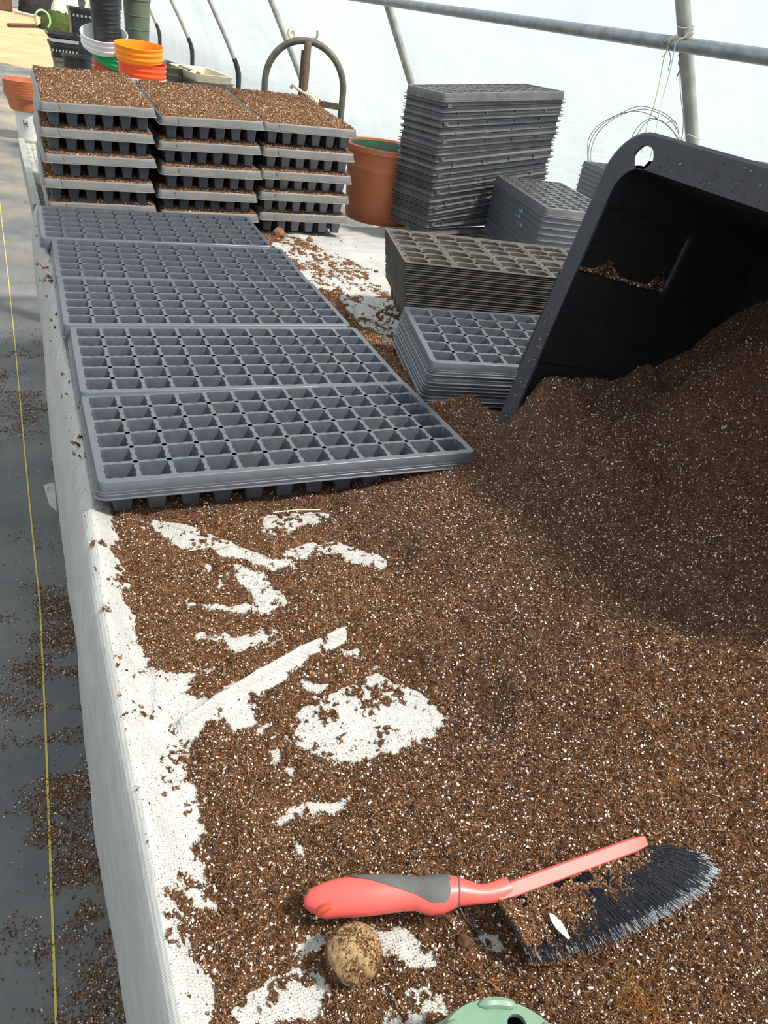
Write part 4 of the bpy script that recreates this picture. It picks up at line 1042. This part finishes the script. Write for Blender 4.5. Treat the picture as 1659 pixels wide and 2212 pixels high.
    for k in range(17000):
        s = r.random()**1.15*.98; f = r.beta(1., 1.25)
        if r.random() < np.clip((s-.58)*2.0, 0, .93): continue
        if (fbm(np.array([s*6.]), np.array([f*3.]), 1.4, 3, 91)[0] < -.34): continue
        root = A0+ex_*(s*ln)+e1*(-hw*.9); tip = np.array(onz(np.interp(s, ts, TU), np.interp(s, ts, TV), .030))
        p = root+(tip-root)*f; P.append(p+[0, 0, .004*(1-abs(2*f-1))+.003*r.random()-.0005])
    crumbs('caked_crumbs', 'clumps of potting mix caked on the bristles of the brush', np.array(P), .0005, .0013, 'potting mix', 33, .08)
    P = []
    for k in range(6500):
        s = r.random()*.8; tip = np.array(onz(np.interp(s, ts, TU)+r.normal(0, 6), np.interp(s, ts, TV)+r.uniform(-6, 14), .012+.012*r.random())); P.append(tip)
    crumbs('caked_crumbs', 'crust of brown mix along the bottom edge of the bristles', np.array(P), .0004, .0011, 'potting mix', 35, .05)
    # loose black cord
    b = MB(); b.tube([onz(992, 1958, .030), onz(1005, 1985, .026), onz(1025, 2006, .018), onz(1045, 2018, .012)], .0006, 6); b.build('cord', 'bristle', t, True)
    o = MB(); c0 = Vector(onz(1208, 2000, .044))
    o.add([], []); 
    o.loft([[tuple(c0+Vector((.0015, -.010, 0))*s+Vector((math.cos(a)*.0032*k, math.sin(a)*.0022*k, math.sin(a)*.0012*k))) for a in np.linspace(0, 2*PI, 9)[:-1]] for s, k in ((-1, .3), (-.6, .9), (0, 1.1), (.5, .8), (1, .35))], True, True, True)
    tag(o.build('pale_chip', 'perlite', None, True), 'cream oblong chip lying on the brush bristles', 'chip')
brush()

# ------------------------------------------------------------------ clods, pot base, roots
def lump(name, label, c, r_, mat, seed, sq=.9, cat='clod'):
    b = MB(); nu, nv = 40, 24; rings = []
    for j in range(1, nv):
        ph = PI*j/nv; row = []
        for i in range(nu):
            a = 2*PI*i/nu; d = Vector((math.sin(ph)*math.cos(a), math.sin(ph)*math.sin(a), math.cos(ph)))
            q = 1+.10*float(fbm(np.array([d.x*2+d.z]), np.array([d.y*2-d.z]), 1.5, 3, seed)[0])+.05*float(fbm(np.array([d.x*7+d.z*5]), np.array([d.y*7+d.z*3]), 1.5, 3, seed+3)[0])
            row.append(tuple(Vector(c)+Vector((d.x*r_*q, d.y*r_*q, d.z*r_*q*sq))))
        rings.append(row)
    b.loft(rings, True, True, True); o = b.build(name, mat, None, True); return tag(o, label, cat)
bp = onz(764, 2058, .020)
lump('root_clod', 'round sandy clod on the bare tarp below the brush handle', (bp[0], bp[1], .019), .0205, 'clod', 5)
r = np.random.default_rng(8); d = r.normal(size=(2600, 3)); d /= np.linalg.norm(d, axis=1)[:, None]; d = d[d[:, 2] > -.4]
crumbs('clod_crumbs', 'coarse crumbs coating the round sandy clod', np.array([bp[0], bp[1], .019])+d*np.array([.0203, .0203, .0185]), .0005, .0011, 'crumbs', 41, .02)
q = onz(602, 506, .012); lump('soil_clod', 'brown soil clod at the foot of the right filled stack', (q[0], q[1], .014), .018, 'crumb', 15)
q = onz(669, 520, .006); lump('soil_clod', 'small brown soil clod alone on the white tarp behind', (q[0], q[1], .008), .010, 'crumb', 19)
for u, v, s_, lb in ((1000, 2040, .0055, 'dark bark bit beside the tip of the brush cord'), (813, 583, .006, 'dark crumb on the tarp left of the thick stack')):
    q = onz(u, v, .006); lump('bark_bit', lb, (q[0], q[1], surf_z(q[0], q[1])+.003), s_, 'crumb_dark', int(u), .7, 'bark')
def pot_base():
    z = .070; c = onz(1098, 2330, z); a = onz(1070, 2150, z); R_ = float(np.linalg.norm(a-c))
    t = thing('upturned_pot', 'upturned sage green plastic pot at the bottom edge of the photo', 'pot', (c[0], c[1], 0))
    mod = lambda an: 1+.018*math.cos(3*(an-1.9))
    b = MB(); 
    b.lathe([(R_*1.28, .0), (R_*1.30, .002), (R_*1.30, .012), (R_*1.22, .014), (R_*1.04, z-.012), (R_*1.0, z-.004), (R_*.96, z), (R_*.86, z)], 72, (0, 0, 0), mod=mod); b.build('pot_wall', 'sage', t, True)
    ang = math.atan2(*(np.array(onz(1118, 2205, z))-c)[[1, 0]]); rh = float(np.linalg.norm(np.array(onz(1118, 2213, z))-c)); hr = .0062
    outer = [(R_*.86*mod(k)*math.cos(k), R_*.86*mod(k)*math.sin(k)) for k in np.linspace(0, 2*PI, 73)[:-1]]
    loops = [outer]
    for s in range(4):
        aa = ang+s*PI/2; hc = (rh*math.cos(aa), rh*math.sin(aa)); loops.append([(hc[0]+hr*math.cos(k), hc[1]+hr*math.sin(k)) for k in np.linspace(0, 2*PI, 21)[:-1]])
    flat = [p for l in loops for p in l]; tr = tessellate_polygon([[Vector((*p, 0)) for p in l] for l in loops])
    b = MB(); b.add([(p[0], p[1], z) for p in flat], [tuple(x) for x in tr])
    for l in loops[1:]: b.loft([[(p[0], p[1], zz_) for p in l] for zz_ in (z, z-.004)])
    b.build('pot_bottom', 'sage', t, False)
    b = MB()
    for s in range(6):
        aa = ang+.35+s*PI/3; b.tube([(R_*.90*math.cos(aa+k), R_*.90*math.sin(aa+k), z+.0005) for k in np.linspace(-.30, .30, 9)], [.001, .003, .0035, .0035, .0035, .0035, .0035, .003, .001], 8)
    b.build('foot_ridge', 'sage', t, True)
pot_base()
r = np.random.default_rng(4); b = MB(); c = onz(1392, 2185, .02)
for k in range(230):
    p = np.array([c[0], c[1], surf_z(c[0], c[1])+.001])+r.normal(0, [.010, .012, .002]); d = r.normal(0, 1, 3)*[1, 1, .35]; d /= np.linalg.norm(d); pts = [p]
    for s in range(6): d = d+r.normal(0, .45, 3)*[1, 1, .4]; d /= np.linalg.norm(d); p = p+d*.0035; p[2] = max(p[2], surf_z(c[0], c[1])-.001); pts.append(p)
    b.tube(pts, .00018, 3, False)
tag(b.build('root_tuft', 'fibre'), 'tangle of fine brown root fibres at the lower right', 'roots', kind='stuff')
# straw bits
for (u0, v0, u1, v1, lb) in ((398, 1192, 500, 1176, 'pale straw lying on the tarp below the nearest tray'), (590, 1107, 692, 1101, 'pale straw in front of the nearest tray cups')):
    a = onz(u0, v0, .008); c = onz(u1, v1, .008); b = MB(); b.tube([a, (a+c)/2+[0, 0, .002], c], .0008, 5); tag(b.build('straw', 'rope', None, True), lb, 'straw')

# ------------------------------------------------------------------ terracotta pot with green pot inside
p0 = onz(808, 497, 0)
PCX, PCY = 1.170, 2.545
t = thing('terracotta_pot', 'large terracotta-coloured plastic pot between filled stack and tall stack', 'pot', (PCX, PCY, -.004))
prof = [(.118, 0), (.124, .002), (.126, .012), (.136, .15), (.139, .165), (.1405, .168), (.1405, .176), (.138, .178), (.143, .215), (.147, .219), (.150, .222), (.1505, .236), (.148, .239), (.144, .238), (.140, .21), (.122, .01), (.0, .008)]
sc_ = .93
b = MB(); b.lathe([(a*sc_, z*.98) for a, z in prof], 72, cap0=False); b.build('pot_body', 'terracotta', t, True)
t2 = thing('green_pot', 'dark green pot nested inside the big terracotta pot', 'pot', (PCX, PCY, .012))
b = MB(); b.lathe([(a*sc_, z) for a, z in [(.0, 0.), (.112, 0), (.130, .19), (.136, .206), (.139, .208), (.139, .212), (.133, .212), (.127, .19), (.109, .004), (0, .004)]], 64); b.build('pot_body', 'green_pot', t2, True)

# ------------------------------------------------------------------ hand truck frame
def handtruck():
    tp = 3.75
    Lc = atd(571, 200, tp); Rc = atd(741, 200, tp); Tc = atd(655, 84, tp)
    c = (Lc+Rc)/2; ex_ = Rc-Lc; ex_[2] = 0; Wd = np.linalg.norm(ex_); ang = math.atan2(ex_[1], ex_[0])
    t = thing('hand_truck', 'old steel hand truck with arched handle standing behind the bench', 'hand truck', (c[0], c[1], 0), ang)
    R_ = Wd/2; zt = Tc[2]; zs = zt-R_*1.02
    P = [(-R_, 0, FLOOR+.12)]+[(-R_, 0, z) for z in (-.3, 0)]+[(-R_*math.cos(a), 0, zs+R_*1.02*math.sin(a)) for a in np.linspace(0, PI, 30)]+[(R_, 0, z) for z in (0, -.3)]+[(R_, 0, FLOOR+.12)]
    b = MB(); b.tube(P, .0155, 14); b.build('arched_frame', 'old_steel', t, True)
    b = MB(); b.tube([(.004, -.012, zt-.006), (.004, -.024, zt-.03), (.004, -.024, 0), (.004, -.024, FLOOR+.12)], .017, 14); b.build('centre_tube', 'rust', t, True)
    b = MB(); b.box((-.026, .0, FLOOR+.14), (.012, .008, zt-.04)); b.build('backing_strap', 'rust', t)
    zc = float(atd(700, 227, tp)[2])
    for z in (zc, zc-.38, FLOOR+.25):
        b = MB(); b.box((-R_, -.012, z-.014), (R_, -.004, z+.014)); b.build('crossbar', 'rust', t)
    for xx_ in (.082, .098):
        b = MB(); b.tube([(xx_, -.0085+.016*math.cos(a), zc+.018*math.sin(a)) for a in np.linspace(0, 2*PI, 18)], .0018, 6); b.build('wire_band', 'wire', t, True)
    for (u, v, s) in ((637, 72, 1), (686, 75, 0)):
        h = (atd(u, v, tp)-c); lx = h[0]*math.cos(ang)+h[1]*math.sin(ang); lz = h[2]+c[2]
        b = MB()
        if s: pts = [(-.014, .0, .018), (-.016, 0, .002), (-.010, 0, -.012), (.0, 0, -.018), (.012, 0, -.010), (.014, 0, .006), (.008, 0, .016), (.0, 0, .012), (-.002, 0, .0)]
        else: pts = [(.008, 0, .022), (.010, 0, .008), (.008, 0, -.008), (.0, 0, -.014), (-.012, 0, -.012)]
        rows = []
        for x, y, z in pts: rows.append([(lx+x, -.007, lz+z), (lx+x, .007, lz+z)])
        b.tube([(lx+x, 0, lz+z) for x, y, z in pts], .0052, 8)
        b.build('cable_hook', 'rope' if s else 'galv_pale', t, True)
    rp = MB()
    for k in range(6):
        xx_ = .02+.011*k; zz_ = zc+.034-.006*k
        rp.tube([(xx_+.004*math.cos(a), -.012+.026*math.cos(a), zz_+.018*math.sin(a)) for a in np.linspace(0, 2*PI, 20)], .0055, 8)
    rp.tube([(-.062, -.02, zc+.05), (-.05, -.03, zc+.066), (-.03, -.03, zc+.052), (.0, -.035, zc+.040), (.04, -.035, zc+.03), (.074, -.03, zc+.006)], .008, 8)
    rp.build('rope_lashing', 'rope', t, True)
    for s in (-1, 1):
        b = MB(); b.tube([(s*(R_-.05), .06, FLOOR+.12), (s*(R_-.01), .06, FLOOR+.12)], .12, 28); b.build('wheel', 'black_pot', t, True)
    b = MB(); b.box((-R_-.02, -.22, FLOOR+.002), (R_+.02, .0, FLOOR+.012)); b.box((-R_-.02, -.02, FLOOR+.002), (R_+.02, .02, FLOOR+.13)); b.build('toe_plate', 'old_steel', t)
handtruck()

# ------------------------------------------------------------------ buckets and things behind
BZ = -.40
t = thing('low_table', 'low grey table hidden behind the filled trays, holding buckets and trays', 'table', (0, 0, 0))
b = MB(); b.box((.70, 5.35, BZ-.03), (2.05, 7.1, BZ)); b.build('table_top', 'galv_pale', t)
for x in (.74, 1.98):
    for y in (5.4, 7.02):
        b = MB(); b.box((x, y, FLOOR), (x+.04, y+.04, BZ-.03)); b.build('leg', 'galv_pale', t)
def bucket_mesh(mat, short=False):
    b = MB(); H = .368
    b.lathe(([(0, H-.112), (.110, H-.110), (.128, H-.102)] if short else [(0, .0), (.126, 0), (.131, .004), (.139, H-.100)])+[ (.1405, H-.092), (.147, H-.086), (.1475, H-.070), (.154, H-.068), (.154, H-.062), (.148, H-.058), (.1485, H-.040), (.154, H-.038), (.154, H-.032), (.149, H-.028), (.150, H-.008), (.1555, H-.006), (.1555, H), (.150, H+.001), (.147, H-.005), (.1445, H-.085)]+([(.120, H-.100), (0, H-.104)] if short else [(.128, .006), (0, .006)]), 56)
    o = b.build('m', mat, None, True); m = o.data; bpy.data.objects.remove(o); return m
BKM = {m: bucket_mesh(m) for m in ('white_plastic', 'orange', 'red_orange', 'rust_orange', 'green', 'grey_tray')}
BKM['grey_white'] = bucket_mesh('white_plastic')
for m in list(BKM): BKM[m+'_s'] = bucket_mesh('white_plastic' if m == 'grey_white' else m, True)
def bail(side, drop):
    b = MB(); P = []
    for a in np.linspace(0, PI, 26):
        P.append((.158*math.cos(a), -(.158*math.sin(a))*math.cos(drop)-.002, .30-.16*math.sin(a)*math.sin(drop)))
    b.tube(P, .0020, 6); g = MB(); 
    mid = P[9:17]; g.tube(mid, .0055, 8)
    o = b.build('q', 'wire', None, True); m1 = o.data; bpy.data.objects.remove(o); o = g.build('q', 'white_plastic', None, True); m2 = o.data; bpy.data.objects.remove(o); return m1, m2
BL1 = bail(1, 1.25)
def bucket(mk, label, top, tilt=(0, 0), rz=0, group=None, handle=True):
    t = thing('plastic_bucket', label, 'bucket', (top[0], top[1], top[2]-.368), group=group, rot=(tilt[0], tilt[1], rz))
    link('bucket_body', BKM[mk], t)
    if handle:
        h = link('bail_handle', BL1[0], t); g = link('handle_grip', BL1[1], h)
    return t
A_ = atd(301, 95, 5.05); grp = 'buckets in the right bucket stack'
zs = [A_[2], A_[2]-.098, A_[2]-.185, A_[2]-.275]
tl = (.10, .02)
bucket('orange_s', 'bright orange plastic bucket on top of the right bucket stack', (A_[0], A_[1], zs[0]), tl, -.4, grp)
bucket('red_orange_s', 'red-orange plastic bucket second in the right bucket stack', (A_[0]+.004, A_[1], zs[1]), (.05, 0), .6, grp, False)
bucket('grey_white_s', 'off-white bucket below the red-orange one in the right stack', (A_[0]+.010, A_[1], zs[2]), (.03, .01), -.2, grp)
bucket('white_plastic', 'lowest white bucket of the right bucket stack', (A_[0]+.012, A_[1], BZ+.369), (0, 0), .1, grp, False)
B_ = atd(227, 62, 5.35); grp2 = 'buckets in the left bucket stack'
bucket('white_plastic_s', 'white plastic bucket on top of the left stack holding a black pot', (B_[0], B_[1], B_[2]), (.30, .10), -.5, grp2)
bucket('green_s', 'bright green plastic bucket in the left bucket stack', (B_[0]-.008, B_[1]+.01, B_[2]-.098), (.24, .16), .2, grp2, False)
bucket('rust_orange_s', 'rusty orange plastic bucket under the green one', (B_[0]-.008, B_[1]+.02, B_[2]-.19), (.18, .12), .5, grp2)
bucket('white_plastic_s', 'white bucket below the rusty orange one in the left stack', (B_[0]-.006, B_[1]+.03, B_[2]-.28), (.10, .05), .9, grp2)
bucket('white_plastic', 'lowest white bucket of the left bucket stack', (B_[0]-.004, B_[1]+.03, B_[2]-.36), (.03, .02), 1.5, grp2, False)
def nursery_pot(name, label, base, r0, r1, h, mat, ribs=0, tilt=(0, 0, 0), rimh=.02):
    t = thing(name, label, 'pot', tuple(base), rot=tilt); b = MB(); pr = [(0, 0), (r0, 0)]
    for k in range(ribs):
        f0 = (k+.5)/(ribs+1); r_ = r0+(r1-r0)*f0; pr += [(r_, h*f0-.006), (r_+.003, h*f0-.004), (r_+.003, h*f0), (r_, h*f0+.002)]
    pr += [(r1, h-rimh), (r1+.006, h-rimh+.002), (r1+.006, h), (r1+.001, h), (r1-.004, h-rimh), (r0-.003, .004), (0, .004)]
    b.lathe(pr, 48); b.build('pot_body', mat, t, True); return t
q = atd(231, 66, 5.35)
nursery_pot('nursery_pot', 'black ribbed nursery pot standing in the top white bucket', (q[0], q[1], q[2]-.06), .085, .102, .27, 'black_pot', 9, (.10, -.03, 0), .012)
q = atd(236, 10, 5.40)
nursery_pot('nursery_pot', 'black pot nested inside the ribbed black pot at the top edge', (q[0]+.004, q[1]+.01, q[2]-.02), .080, .088, .30, 'black_pot', 0, (.04, -.02, 0))
q = atd(301, 75, 5.6)
nursery_pot('nursery_pot', 'tall olive green pot standing behind the orange bucket', (q[0]+.005, q[1]+.13, q[2]-.10), .080, .094, .34, 'olive', 3, (.0, .0, 0), .035)
b = MB(); b.box((q[0]-.12, q[1]+.02, BZ), (q[0]+.14, q[1]+.28, q[2]-.10)); tag(b.build('storage_crate', 'black_pot'), 'dark crate behind the orange bucket under the olive pot', 'crate')
# grey trays
def flat_tray(label, c, ang, hx, hy, h, mat, group, wall=.006, taper=.012):
    t = thing('open_flat', label, 'tray', tuple(c), ang, group); b = MB()
    def rr(g, z): return [(X, Y, z) for X, Y in rrect(hx+g, hy+g, .015, 4)]
    b.loft([rr(-taper, 0), rr(-taper*.5, h*.6), rr(-.001, h*.62), rr(0, h-.004), rr(.010, h-.003), rr(.010, h), rr(0, h), rr(-wall, h-.002), rr(-taper-wall, .004)], True, True, True); b.build('tray_body', mat, t, True); return t
g1 = atd(452, 162, 5.5); angT = math.radians(8)
ztop = g1[2]
for k in range(9):
    h = .05; z = ztop-h-k*.047
    if z < BZ-.001: break
    lb = 'cream open flat with dry debris on top of the grey flats' if k == 0 else 'grey open flat, %s in the stack under the cream flat' % ORD[k]
    flat_tray(lb, (g1[0]+.0+(.003*(k % 3)), g1[1]+.27, z), angT+.02*math.sin(k), .14, .27, h, 'cream' if k == 0 else 'grey_tray', 'flats under and with the cream flat')
b0 = (g1[0], g1[1]+.27, ztop-.047)
r = np.random.default_rng(6); N = 900; P = np.stack([r.normal(0, .06, N), r.normal(-.02, .11, N), np.abs(r.normal(0, .004, N))+.003], 1); P = P[(abs(P[:, 0]) < .115) & (abs(P[:, 1]) < .24)]
ca, sa = math.cos(angT), math.sin(angT); PW = np.stack([P[:, 0]*ca-P[:, 1]*sa, P[:, 0]*sa+P[:, 1]*ca, P[:, 2]], 1)+b0
crumbs('dry_debris', 'dry brown debris lying in the cream flat', PW, .003, .008, 'debris', 51, .1)
g2 = atd(380, 147, 5.6)
for k in range(9):
    h = .05; z = g2[2]-h-k*.047
    if z < BZ-.001: break
    lb = 'grey flat on top of the stack right beside the buckets' if k == 0 else 'grey flat, %s of the stack right beside the buckets' % (ORD[k]+' from the top')
    flat_tray(lb, (g2[0]-.06+.004*(k % 2), g2[1]+.28, z), angT+.03*math.sin(k*2), .14, .27, h, 'grey_tray', 'flats stacked beside the buckets')
# left behind: terracotta pots on a white bucket, on the floor
q = onz(66, 302, FLOOR); tq = 6.9
C0 = onz(70, 306, FLOOR); C0 = (C0[0]+.0, C0[1]+.10)
t = thing('plastic_bucket', 'small white bucket on the floor under the nested terracotta pots', 'bucket', (C0[0], C0[1], FLOOR)); t.scale = (.76, .76, .70)
link('bucket_body', BKM['white_plastic'], t)
b = MB()
for (dx_, pts) in ((-.062, [(0, 0), (0, .07)]), (-.026, [(0, 0), (0, .07)]), (-.044, [(-.015, .035), (.015, .035)])):
    for a, e in zip(pts[:-1], pts[1:]):
        b.tube([((.1475)*math.sin(-.06+(dx_+s[0])*6.8), -(.1475)*math.cos(-.06+(dx_+s[0])*6.8), .15+s[1]) for s in (a, e)], .0045, 5)
b.build('printed_letter', 'tape', t)
for k in range(6):
    z0 = FLOOR+.222+k*.019
    lb = 'terracotta pot %s the nest on the small white floor bucket' % {0: 'lowest of', 5: 'uppermost of'}.get(k, ORD[5-k]+' from the top of')
    t = thing('terracotta_pot', lb, 'pot', (C0[0]-.012, C0[1], z0), group='terracotta pots nested on a floor bucket')
    b = MB(); b.lathe([(0, 0), (.128, 0), (.146, .085), (.158, .088), (.166, .118), (.160, .118), (.152, .09), (.122, .006), (0, .006)], 48); b.build('pot_body', 'terracotta', t, True)
# crates on the floor
def open_box(name, label, lo, hi, mat, rz=0, slots=False, cat='crate', rim=True):
    cx, cy = (lo[0]+hi[0])/2, (lo[1]+hi[1])/2; hx, hy, h = (hi[0]-lo[0])/2, (hi[1]-lo[1])/2, hi[2]-lo[2]
    t = thing(name, label, cat, (cx, cy, lo[2]), rz); b = MB()
    def rr(g, z): return [(X, Y, z) for X, Y in rrect(hx+g, hy+g, .02, 4)]
    b.loft([rr(-.03, 0), rr(-.008, h-.03), rr(.0, h-.03), rr(.004, h), rr(-.008, h), rr(-.014, h-.03), rr(-.036, .006)], True, True, True); b.build('box_wall', mat, t, True)
    if slots:
        for s in range(8):
            x = -hx*.85+s*hx*.22; b = MB(); b.box((x, -hy-.006, h-.075), (x+hx*.10, -hy+.004, h-.055)); b.build('vent_slot', 'galv_pale', t)
    return t
T8 = 7.6
def X8(u, v, t=T8): return atd(u, v, t)
a = X8(110, 125); c = X8(158, 157)
z1 = X8(130, 126)[2]; z2 = X8(130, 92)[2]; z3 = X8(130, 78)[2]; z4 = X8(130, 62)[2]
x0, x1, y0 = X8(112, 130)[0]+.02, X8(160, 130)[0]+.06, X8(112, 130)[1]
open_box('storage_box', 'grey box at the bottom of the dark crates at far left', (x0, y0, FLOOR), (x1, y0+.36, z1), 'grey_tray')
open_box('basket', 'black slotted basket standing on the grey box at far left', (x0-.03, y0-.01, z1+.001), (x1+.01, y0+.35, z2), 'black_pot', 0, True, 'basket')
open_box('shallow_tray', 'shallow dark tray with white side on the black basket', (x0-.02, y0+.0, z2+.002), (x1, y0+.4, z2+.035), 'white_plastic', 0, False, 'tray')
open_box('shallow_tray', 'black open tray resting on the white-sided tray', (x0-.04, y0-.02, z2+.037), (x1+.02, y0+.42, z2+.075), 'black_pot', 0, False, 'tray')
bx0 = X8(152, 60, 8.2); bx1 = X8(206, 60, 8.2); zt = X8(175, 18, 8.2)[2]
open_box('perforated_bin', 'tall black bin with a row of holes behind the left bucket stack', (bx0[0], bx0[1]-.05, FLOOR), (bx1[0]+.12, bx0[1]+.33, zt), 'black_pot', 0, True, 'bin')
q = X8(162, 128, 6.2)
nursery_pot('nursery_pot', 'black nursery pot on the floor between crates and left buckets', (q[0]+.03, q[1]+.1, FLOOR), .095, .115, q[2]-FLOOR+.02, 'black_pot', 0)
# cloth heaps and hose far left
def heap(name, label, c, sx_, sy_, sz_, mat, seed, cat):
    b = MB(); nu, nv = 44, 16; rings = []
    for j in range(nv+1):
        ph = PI/2*j/nv; row = []
        for i in range(nu):
            a = 2*PI*i/nu; q = 1+.22*float(fbm(np.array([math.cos(a)*1.5+ph]), np.array([math.sin(a)*1.5]), 1.7, 4, seed)[0]); zf = 1+.3*float(fbm(np.array([math.cos(a)*2*math.cos(ph)]), np.array([math.sin(a)*2*math.cos(ph)]), 2.2, 4, seed+9)[0])
            row.append((c[0]+sx_*math.cos(a)*math.cos(ph)*q, c[1]+sy_*math.sin(a)*math.cos(ph)*q, c[2]+sz_*math.sin(ph)*zf))
        rings.append(row)
    b.loft(rings, True, True, True); return tag(b.build(name, mat, None, True), label, cat)
q = onz(140, 60, FLOOR+.1); 
c = onz(128, 66, FLOOR); heap('cloth_bundle', 'folded olive green cloth lying behind the crates at far left', (c[0], c[1], FLOOR), .36, .4, .34, 'cloth_green', 3, 'cloth')
c = onz(142, 48, FLOOR); heap('cloth_bundle', 'white plastic sheet bundled at far left', (c[0], c[1]-.5, FLOOR), .34, .35, .70, 'cloth_white', 6, 'sheet')
c = onz(150, 44, FLOOR); heap('cloth_bundle', 'heap of black sheeting at the far left wall', (c[0]-.35, c[1]+.6, FLOOR), .80, .7, .95, 'cloth_black', 8, 'sheet')
b = MB(); c = atd(92, 42, 14.5)
for k in range(2): b.tube([(c[0]+(.125+.010*k)*math.cos(a), c[1]+.02*k+.02*math.sin(a*2), c[2]+(.145+.008*k)*math.sin(a)) for a in np.linspace(-.9, PI+.8, 30)], .013, 8)
tag(b.build('garden_hose', 'hose', None, True), 'loop of pale green hose at far left on the sand', 'hose')
b = MB(); a, c = onz(18, 54, FLOOR+.03), onz(105, 56, FLOOR+.03); b.tube([a, (a+c)/2, c], .035, 8); tag(b.build('wooden_pole', 'earthen', None, True), 'brown pole lying on the sand at far left', 'pole')
b = MB(); a, c = onz(30, 24, FLOOR+.03), onz(80, 36, FLOOR+.03); b.tube([a, (a+c)/2, c], .03, 8); tag(b.build('white_pipe', 'cloth_white', None, True), 'thin pale pipe lying at the foot of the far wall', 'pipe')
b = MB(); c = onz(6, 22, FLOOR); b.box((c[0]-.5, c[1], FLOOR), (c[0]+.22, c[1]+.4, FLOOR+1.6)); tag(b.build('wooden_post', 'earthen'), 'brown post at the top left corner of the photo', 'post')
b = MB(); c = X8(187, 8, 8.8); b.tube([X8(186, 14, 8.8), X8(194, -6, 8.8)], .018, 8); b.tube([X8(186, 14, 8.8), X8(184, 60, 8.8)], .018, 8); tag(b.build('wooden_stick', 'rope', None, True), 'pale wooden stick leaning in the perforated bin', 'stick')

# ------------------------------------------------------------------ wires and strings on the right hoop
def smooth(P, n=60):
    P = np.array(P); m = len(P); out = []
    for t_ in np.linspace(0, m-1-1e-6, n):
        i = int(t_); f = t_-i; p0, p1, p2, p3 = P[max(i-1, 0)], P[i], P[min(i+1, m-1)], P[min(i+2, m-1)]
        out.append(.5*((2*p1)+(-p0+p2)*f+(2*p0-5*p1+4*p2-p3)*f*f+(-p0+3*p1-3*p2+p3)*f**3))
    return out
WX = 1.93
def wpath(pts, x=WX): return smooth([onx(u, v, x+.004*math.sin(i*1.7)) for i, (u, v) in enumerate(pts)])
b = MB()
for pts, x in (([(1276, 372), (1271, 330), (1280, 295), (1300, 270), (1340, 245), (1380, 230), (1420, 238), (1452, 258), (1466, 290), (1474, 330)], 1.93),
               ([(1282, 372), (1276, 330), (1290, 290), (1318, 262), (1352, 244), (1395, 236), (1440, 254), (1462, 280), (1470, 305), (1480, 330)], 1.925),
               ([(1272, 372), (1269, 325), (1274, 295), (1296, 268), (1335, 248), (1372, 240), (1410, 250), (1435, 266), (1458, 262), (1468, 300), (1466, 330)], 1.92),
               ([(1360, 340), (1364, 300), (1380, 272), (1405, 256), (1430, 262), (1455, 285), (1468, 305)], 1.935), ([(1368, 340), (1374, 300), (1392, 268), (1416, 258), (1444, 272), (1464, 300)], 1.94)):
    b.tube(wpath(pts, x), .0011, 5)
b.tube(wpath([(1467, 112), (1468, 130), (1470, 200), (1476, 250), (1475, 285), (1471, 302)]), .0012, 5)
o = b.build('wire_coil', 'wire', None, True); tag(o, 'coil of grey wire hanging from the right hoop pipe', 'wire')
b = MB(); b.tube(wpath([(1466, 297), (1472, 303), (1478, 300), (1486, 291), (1500, 296), (1514, 302)], 2.0), .0013, 5); b.build('wire_tie', 'string', o, True)
b = MB(); b.tube(wpath([(1466, 118), (1470, 126), (1466, 136), (1470, 148), (1466, 158), (1462, 166)], 1.9), .0022, 6); b.tube(wpath([(1444, 108), (1449, 125), (1446, 140), (1443, 153)], 1.9), .0012, 5); b.build('twisted_end', 'wire', o, True)
b = MB(); b.tube(wpath([(1498, 60), (1482, 76), (1462, 92), (1456, 112), (1446, 160), (1432, 210), (1424, 245), (1414, 300), (1404, 345)], 1.885), .0017, 6); b.tube(wpath([(1465, 58), (1480, 60), (1500, 57), (1490, 74), (1466, 90)], 1.89), .0016, 6)
tag(b.build('white_string', 'string', None, True), 'white string hanging from the pipe joint at right', 'string')
b = MB(); b.tube(wpath([(1500, 70), (1484, 82), (1466, 80), (1450, 88), (1442, 108), (1434, 126), (1424, 180), (1412, 230), (1402, 258), (1396, 280), (1386, 330)], 1.888), .0013, 6); b.tube(wpath([(1462, 74), (1448, 88), (1440, 110), (1430, 124)], 1.886), .0014, 6)
tag(b.build('yellow_string', 'ystring', None, True), 'thin yellow string beside the white one at the pipe joint', 'string')
